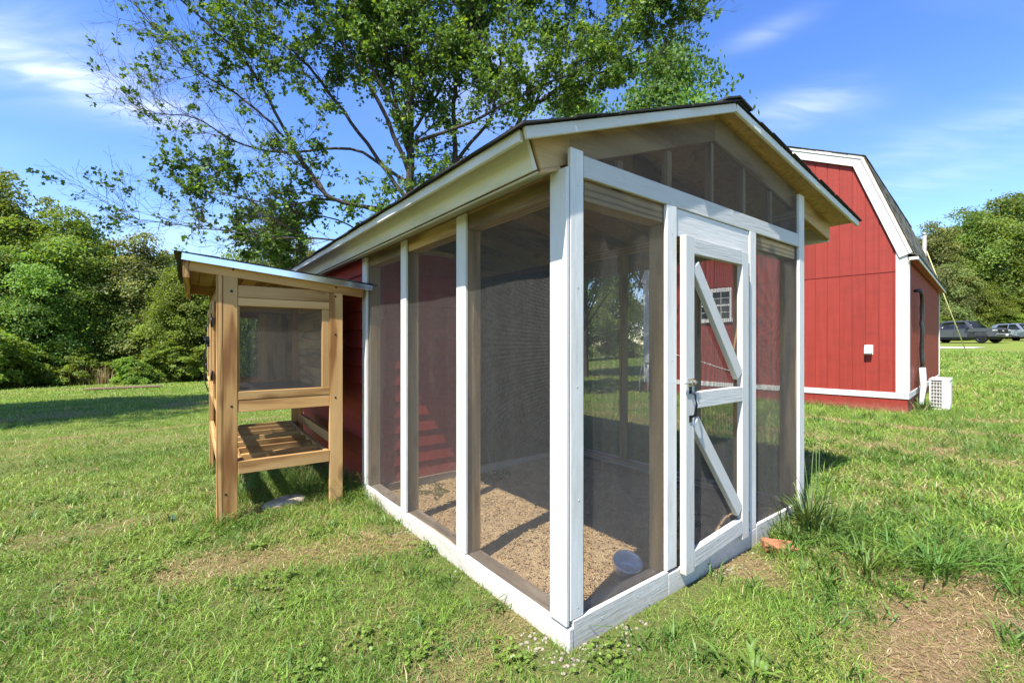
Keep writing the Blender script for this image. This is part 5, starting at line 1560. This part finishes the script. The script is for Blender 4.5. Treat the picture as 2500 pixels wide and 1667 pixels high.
# ================================================================== WOODS
def crown_mesh(name, seed, lobes, n_clusters, per, leaf, mat, droop=0.0, flat=0.38):
    """unit tree crown, height about 1: leaf sprays gathered round many small branch ends"""
    rng = np.random.default_rng(seed)
    cents, outs = [], []
    w = np.array([l[3] * l[3] for l in lobes]); w /= w.sum()
    for q in range(n_clusters):
        cx, cy, cz, r, sq = lobes[rng.choice(len(lobes), p=w)]
        d = rng.normal(size=3); d /= np.linalg.norm(d)
        if d[2] < -0.5 and rng.random() < 0.6: d[2] *= -1
        rr = r * (rng.uniform(0.6, 1.05) if rng.random() < 0.72 else rng.uniform(1.05, 1.5))
        cents.append((cx + d[0] * rr, cy + d[1] * rr, cz + d[2] * rr * sq)); outs.append(d)
    cents = np.array(cents); outs = np.array(outs)
    P, Nn, T = [], [], []
    for c, o in zip(cents, outs):
        s = rng.uniform(0.028, 0.062)
        k = int(per * (s / 0.045) ** 2 * rng.uniform(0.7, 1.3))
        # sprays: flattened discs tilted outwards
        tilt = o * 0.55 + np.array([0, 0, 0.8]); tilt /= np.linalg.norm(tilt)
        q = rng.normal(size=(k, 3)) * s
        q -= np.outer(q @ tilt, tilt) * (1 - flat)
        rad = np.linalg.norm(q, axis=1)
        q[:, 2] -= rad * droop
        P.append(c + q)
        Nn.append(tilt + rng.normal(0, 0.65, (k, 3)))
        T.append(np.full(k, rng.uniform(0.65, 1.35)) * rng.uniform(0.8, 1.2, k))
    P = np.concatenate(P); Nn = np.concatenate(Nn); T = np.concatenate(T)[:, None] * np.array([[1, 1, 1]])
    hue = rng.normal(0, 0.08, (len(P), 1)); T = T * np.concatenate([1 + hue, np.ones_like(hue), 1 - hue], 1)
    v, f, c = leaf_cards(P, Nn, rng.uniform(0.7, 1.25, len(P)) * leaf, rng, RHOMB, T)
    return mesh_np(name, v, f, mat, False, c), cents

def trunk_mesh(name, seed, cents, h=0.92, r=0.016):
    rng = np.random.default_rng(seed)
    paths = []
    tr = np.array([[0, 0, -0.03], [0.004, 0.002, h * 0.3], [-0.006, 0.008, h * 0.6], [0.004, -0.004, h]])
    pth = smooth_path(list(tr), 14)
    paths.append((pth, np.linspace(r, r * 0.2, 14)))
    for q in rng.choice(len(cents), min(46, len(cents)), replace=False):
        c = cents[q]
        z0 = max(0.10, c[2] - 0.55 * math.hypot(c[0], c[1]) - 0.05); z0 = min(z0, h * 0.95)
        b0 = np.array([0, 0, z0])
        mid = (b0 + c) / 2 + np.array([0, 0, 0.02])
        paths.append((smooth_path([b0, mid, c], 6), np.linspace(r * 0.35, 0.001, 6)))
    v, f = tube_arrays(paths, 5)
    return mesh_np(name, v, f, M_BARK2, True)

KINDS = []
specs = [
    (M_LEAF_A, [(0, 0, 0.62, 0.26, 1.1), (0.16, 0.05, 0.45, 0.22, 1.0), (-0.18, -0.05, 0.42, 0.22, 1.0), (0.02, -0.16, 0.34, 0.22, 1.0), (0.05, 0.17, 0.38, 0.20, 1), (0, 0, 0.82, 0.14, 1.2), (0.1, -0.1, 0.16, 0.18, 0.9), (-0.1, 0.06, 0.16, 0.18, 0.9)], 240, 250, 0.0165, 0.2),
    (M_LEAF_B, [(0, 0, 0.6, 0.22, 1.5), (0.1, -0.08, 0.36, 0.2, 1.2), (-0.12, 0.04, 0.4, 0.19, 1.2), (0, 0, 0.86, 0.10, 1.5), (0.02, 0.12, 0.3, 0.18, 1), (-0.05, -0.12, 0.2, 0.18, 1)], 210, 240, 0.018, 0.05),
    (M_LEAF_C, [(0.02, 0, 0.66, 0.25, 0.9), (0.22, -0.04, 0.52, 0.18, 0.9), (-0.22, 0.02, 0.5, 0.18, 0.9), (0, -0.18, 0.42, 0.2, 0.9), (0, 0.0, 0.86, 0.13, 0.9), (0.13, 0.12, 0.3, 0.19, 0.9), (-0.13, -0.08, 0.25, 0.2, 0.9), (0.04, -0.05, 0.12, 0.16, 0.8)], 220, 280, 0.0155, 0.45),
    (M_OAKLEAF, [(0, 0, 0.7, 0.22, 1.2), (0.14, 0.0, 0.58, 0.17, 1.0), (-0.13, -0.06, 0.56, 0.18, 1.0), (0.02, -0.12, 0.46, 0.18, 1.0), (0, 0.05, 0.88, 0.10, 1.2), (-0.04, 0.12, 0.5, 0.16, 1)], 190, 190, 0.0165, 0.15),
]
for q, (mat, lobes, ncl, per, leaf, droop) in enumerate(specs):
    cm_, ce = crown_mesh('crown_leaves', 300 + q, lobes, ncl, per, leaf, mat, droop)
    KINDS.append((cm_, trunk_mesh('trunk_wood', 400 + q, ce)))
# low shrub
sh_mesh, sh_c = crown_mesh('shrub_leaves', 350, [(0, 0, 0.45, 0.42, 0.9), (0.4, 0.1, 0.32, 0.34, 0.8), (-0.42, -0.05, 0.30, 0.34, 0.8), (0.1, -0.2, 0.7, 0.22, 0.9)], 120, 110, 0.045, M_LEAF_C, 0.25)
shs = trunk_mesh('shrub_stem', 351, sh_c, 0.7, 0.02)

def tree(kind, x, y, h, wide, label, group, name='hardwood_tree', rz=None):
    me, tr = KINDS[kind] if kind < 9 else (sh_mesh, shs)
    rz = random.uniform(0, 6.28) if rz is None else rz
    root = thing(name, label, 'tree' if kind < 9 else 'shrub', (x, y, hz(x, y) - 0.1), rz, group)
    S = Matrix.Diagonal((h * wide, h * wide, h, 1))
    link('crown', me, root, S, 'stuff'); link('trunk', tr, root, S)
    return root
random.seed(21)
def px_tree(kind, sx, top, dp, wide, label, group, name='hardwood_tree'):
    x = (sx - CXP) / FPX * dp
    z0 = hz(x, dp); h = (EYE + (HYP - top) / FPX * dp - z0) / 0.985
    return tree(kind, x, dp, h, wide, label, group, name)
LWG = 'trees of the left wood'
px_tree(2, -20, 425, 25, 0.80, 'tallest tree of the left wood, cut by the left edge of the picture', LWG)
px_tree(2, 165, 525, 26, 0.95, 'round crowned tree second from the left in the left wood', LWG)
px_tree(1, 335, 592, 27, 0.85, 'pointed pale green tree beside the gap in the left wood', LWG)
px_tree(0, 262, 640, 26, 0.95, 'dark green tree in the middle of the left wood', LWG)
px_tree(2, 455, 655, 26, 1.0, 'feathery light green tree at the right end of the left wood', LWG)
px_tree(0, 90, 600, 24, 0.9, 'dark bushy tree below the tallest tree of the left wood', LWG)
px_tree(0, 520, 680, 29, 0.9, 'leafy tree partly hidden by the outer hutch leg', LWG)
px_tree(0, 640, 560, 24, 0.62, 'leafy tree rising behind the hutch roof', LWG)
px_tree(1, 735, 600, 27, 0.7, 'tree between the hutch roof and the coop eave', LWG)
for q, (sx, top, dp, k) in enumerate(((-140, 520, 27, 0), (60, 560, 33, 0), (230, 600, 33, 2), (400, 630, 33, 0), (480, 690, 33, 1), (580, 650, 33, 0), (-60, 600, 23, 1))):
    px_tree(k, sx, top, dp, 1.05, ('first', 'fourth', 'fifth', 'sixth', 'seventh', 'eighth', 'second')[q] + ' from the left in the hidden rear row of the left wood', 'rear trees of the left wood')
# shrubs at the foot of the left wood
for q, (sx, dp, h) in enumerate(((-60, 19.5, 2.9), (30, 21.5, 2.2), (120, 23, 2.4), (215, 23.5, 2.0), (330, 22.0, 1.5), (430, 23.5, 2.3), (505, 24.5, 2.2))):
    x = (sx - CXP) / FPX * dp
    tree(9, x, dp, h, 1.15, ('big dark shrub at the bottom left corner of the wood', 'low shrub behind the leftmost dry grass', 'shrub behind the second dry grass clump', 'shrub behind the fourth dry grass clump', 'small pale shrub standing forward of the left wood', 'shrub right of the small pale shrub', 'shrub just left of the outer hutch leg')[q], 'shrubs along the left wood', 'shrub')
# wood behind the coop and barn, seen through the mesh and over the roofs
for q, (sx, top, dp, k, w) in enumerate(((860, 640, 30, 0, 0.9), (980, 660, 32, 2, 1.0), (1120, 640, 34, 0, 1.0), (1260, 650, 36, 1, 1.0), (1390, 670, 38, 0, 1.0), (1500, 660, 40, 2, 1.0))):
    px_tree(k, sx, top, dp, w, ('first', 'second', 'third', 'fourth', 'fifth', 'sixth')[q] + ' from the left of the background trees behind the coop roof', 'trees behind the coop')
px_tree(3, 1610, 100, 16.5, 0.62, 'dense leafy tree behind the oak, right above the coop ridge', None)
px_tree(3, 1430, 215, 18.0, 0.6, 'leafy tree behind the oak limbs above the coop roof', None)
RWG = 'trees of the right wood'
for q, (sx, top, dp, k, w, lab) in enumerate((
        (2290, 560, 57, 1, 0.75, 'yellow green tree just right of the barn roof'),
        (2355, 530, 60, 0, 0.85, 'tree with a rounded top left of the right wood crest'),
        (2420, 497, 61, 0, 0.95, 'broad dark tree forming the crest of the right wood'),
        (2480, 486, 62, 0, 0.9, 'highest tree of the right wood near the picture edge'),
        (2545, 500, 60, 0, 1.0, 'tree cut by the right edge of the picture'),
        (2320, 640, 56, 1, 0.9, 'low pale green tree behind the guy wire'),
        (2400, 690, 56, 2, 1.1, 'bright green low tree behind the pickup cab'),
        (2480, 650, 57, 2, 1.05, 'light green tree above the parked car'),
        (2255, 600, 60, 2, 0.8, 'tree top showing beside the barn roof edge'))):
    px_tree(k, sx, top, dp, w, lab, RWG)
for q, (sx, dp, h) in enumerate(((2290, 54, 3.2), (2350, 54.5, 3.0), (2420, 55, 3.0), (2480, 55, 3.2), (2530, 55, 3.2))):
    x = (sx - CXP) / FPX * dp
    tree(9, x, dp, h, 1.3, ('shrub behind the pickup tailgate', 'shrub behind the pickup cab', 'shrub behind the pickup bonnet', 'shrub between pickup and parked car', 'shrub behind the parked car')[q], 'shrubs along the right wood', 'shrub')
for q, (x, y, h, k) in enumerate(((-38.0, 27.0, 14, 0), (-42.0, 20.0, 14, 2), (-44.0, 13.0, 13, 1), (-46.0, 5.0, 14, 0))):
    tree(k, x, y, h, 0.9, ('first', 'second', 'third', 'fourth')[q] + ' tree of the left wood beyond the left picture edge', 'wood continuing past the left edge')
for q, (x, y, h, k) in enumerate(((72.0, 50.0, 19, 0), (74.0, 42.0, 18, 2), (76.0, 34.0, 19, 0), (77.0, 25.0, 18, 1))):
    tree(k, x, y, h, 0.9, ('first', 'second', 'third', 'fourth')[q] + ' tree of the right wood beyond the right picture edge', 'wood continuing past the right edge')
# trees outside the left edge that throw the long shade on the lawn
for q, (x, y, h, k) in enumerate(((-13.8, 4.6, 17.0, 3), (-17.5, 2.6, 17.0, 3), (-21.0, 2.0, 18, 3))):
    tree(k, x, y, h, 0.55, ('nearest', 'middle', 'farthest')[q] + ' of the trees outside the left edge shading the lawn', 'trees outside the left edge')
print('leaves', n_oak, 'grass verts', base_n)

# ================================================================== CLOVER AND BROAD WEEDS IN THE LAWN
rc = np.random.default_rng(77)
npatch = 130
pr = np.sqrt(rc.uniform(1.2 ** 2, 5.5 ** 2, npatch)); pt = rc.uniform(-0.9, 0.9, npatch)
pcx, pcy = pr * np.sin(pt), pr * np.cos(pt)
k = keep_out(pcx, pcy) & (dryness(pcx, pcy) < 0.45) & (fbm(pcx, pcy, 1.1, 131, 3) > 0.46)
pcx, pcy = pcx[k], pcy[k]
per = 42
cx = np.repeat(pcx, per) + rc.normal(0, 0.055, len(pcx) * per); cy = np.repeat(pcy, per) + rc.normal(0, 0.055, len(pcx) * per)
k = keep_out(cx, cy); cx, cy = cx[k], cy[k]
ch = rc.uniform(0.012, 0.042, len(cx)) + height(cx, cy)
CP, CN, CT = [], [], []
for a in range(3):
    t = rc.uniform(0, 0.5, len(cx)) + a * 2.094
    CP.append(np.stack([cx + 0.007 * np.cos(t), cy + 0.007 * np.sin(t), ch], 1))
    CN.append(np.stack([0.25 * np.cos(t), 0.25 * np.sin(t), np.ones(len(cx))], 1) + rc.normal(0, 0.25, (len(cx), 3)))
    CT.append(np.array([[0.105, 0.205, 0.030]]) * rc.uniform(0.7, 1.5, (len(cx), 1)))
v, f, c = leaf_cards(np.concatenate(CP), np.concatenate(CN), rc.uniform(0.010, 0.019, 3 * len(cx)), rc, [(0, -0.5), (0.42, -0.1), (0.3, 0.45), (-0.3, 0.45), (-0.42, -0.1)], np.concatenate(CT))
cl = link('clover', mesh_np('clover', v, f, M_GRASS, False, c), kind='stuff')
cl['label'] = 'low clover leaves scattered through the near lawn'
tot = sum(len(me.loops) - 2 * len(me.polygons) for me in bpy.data.meshes)
print('total polys', tot)
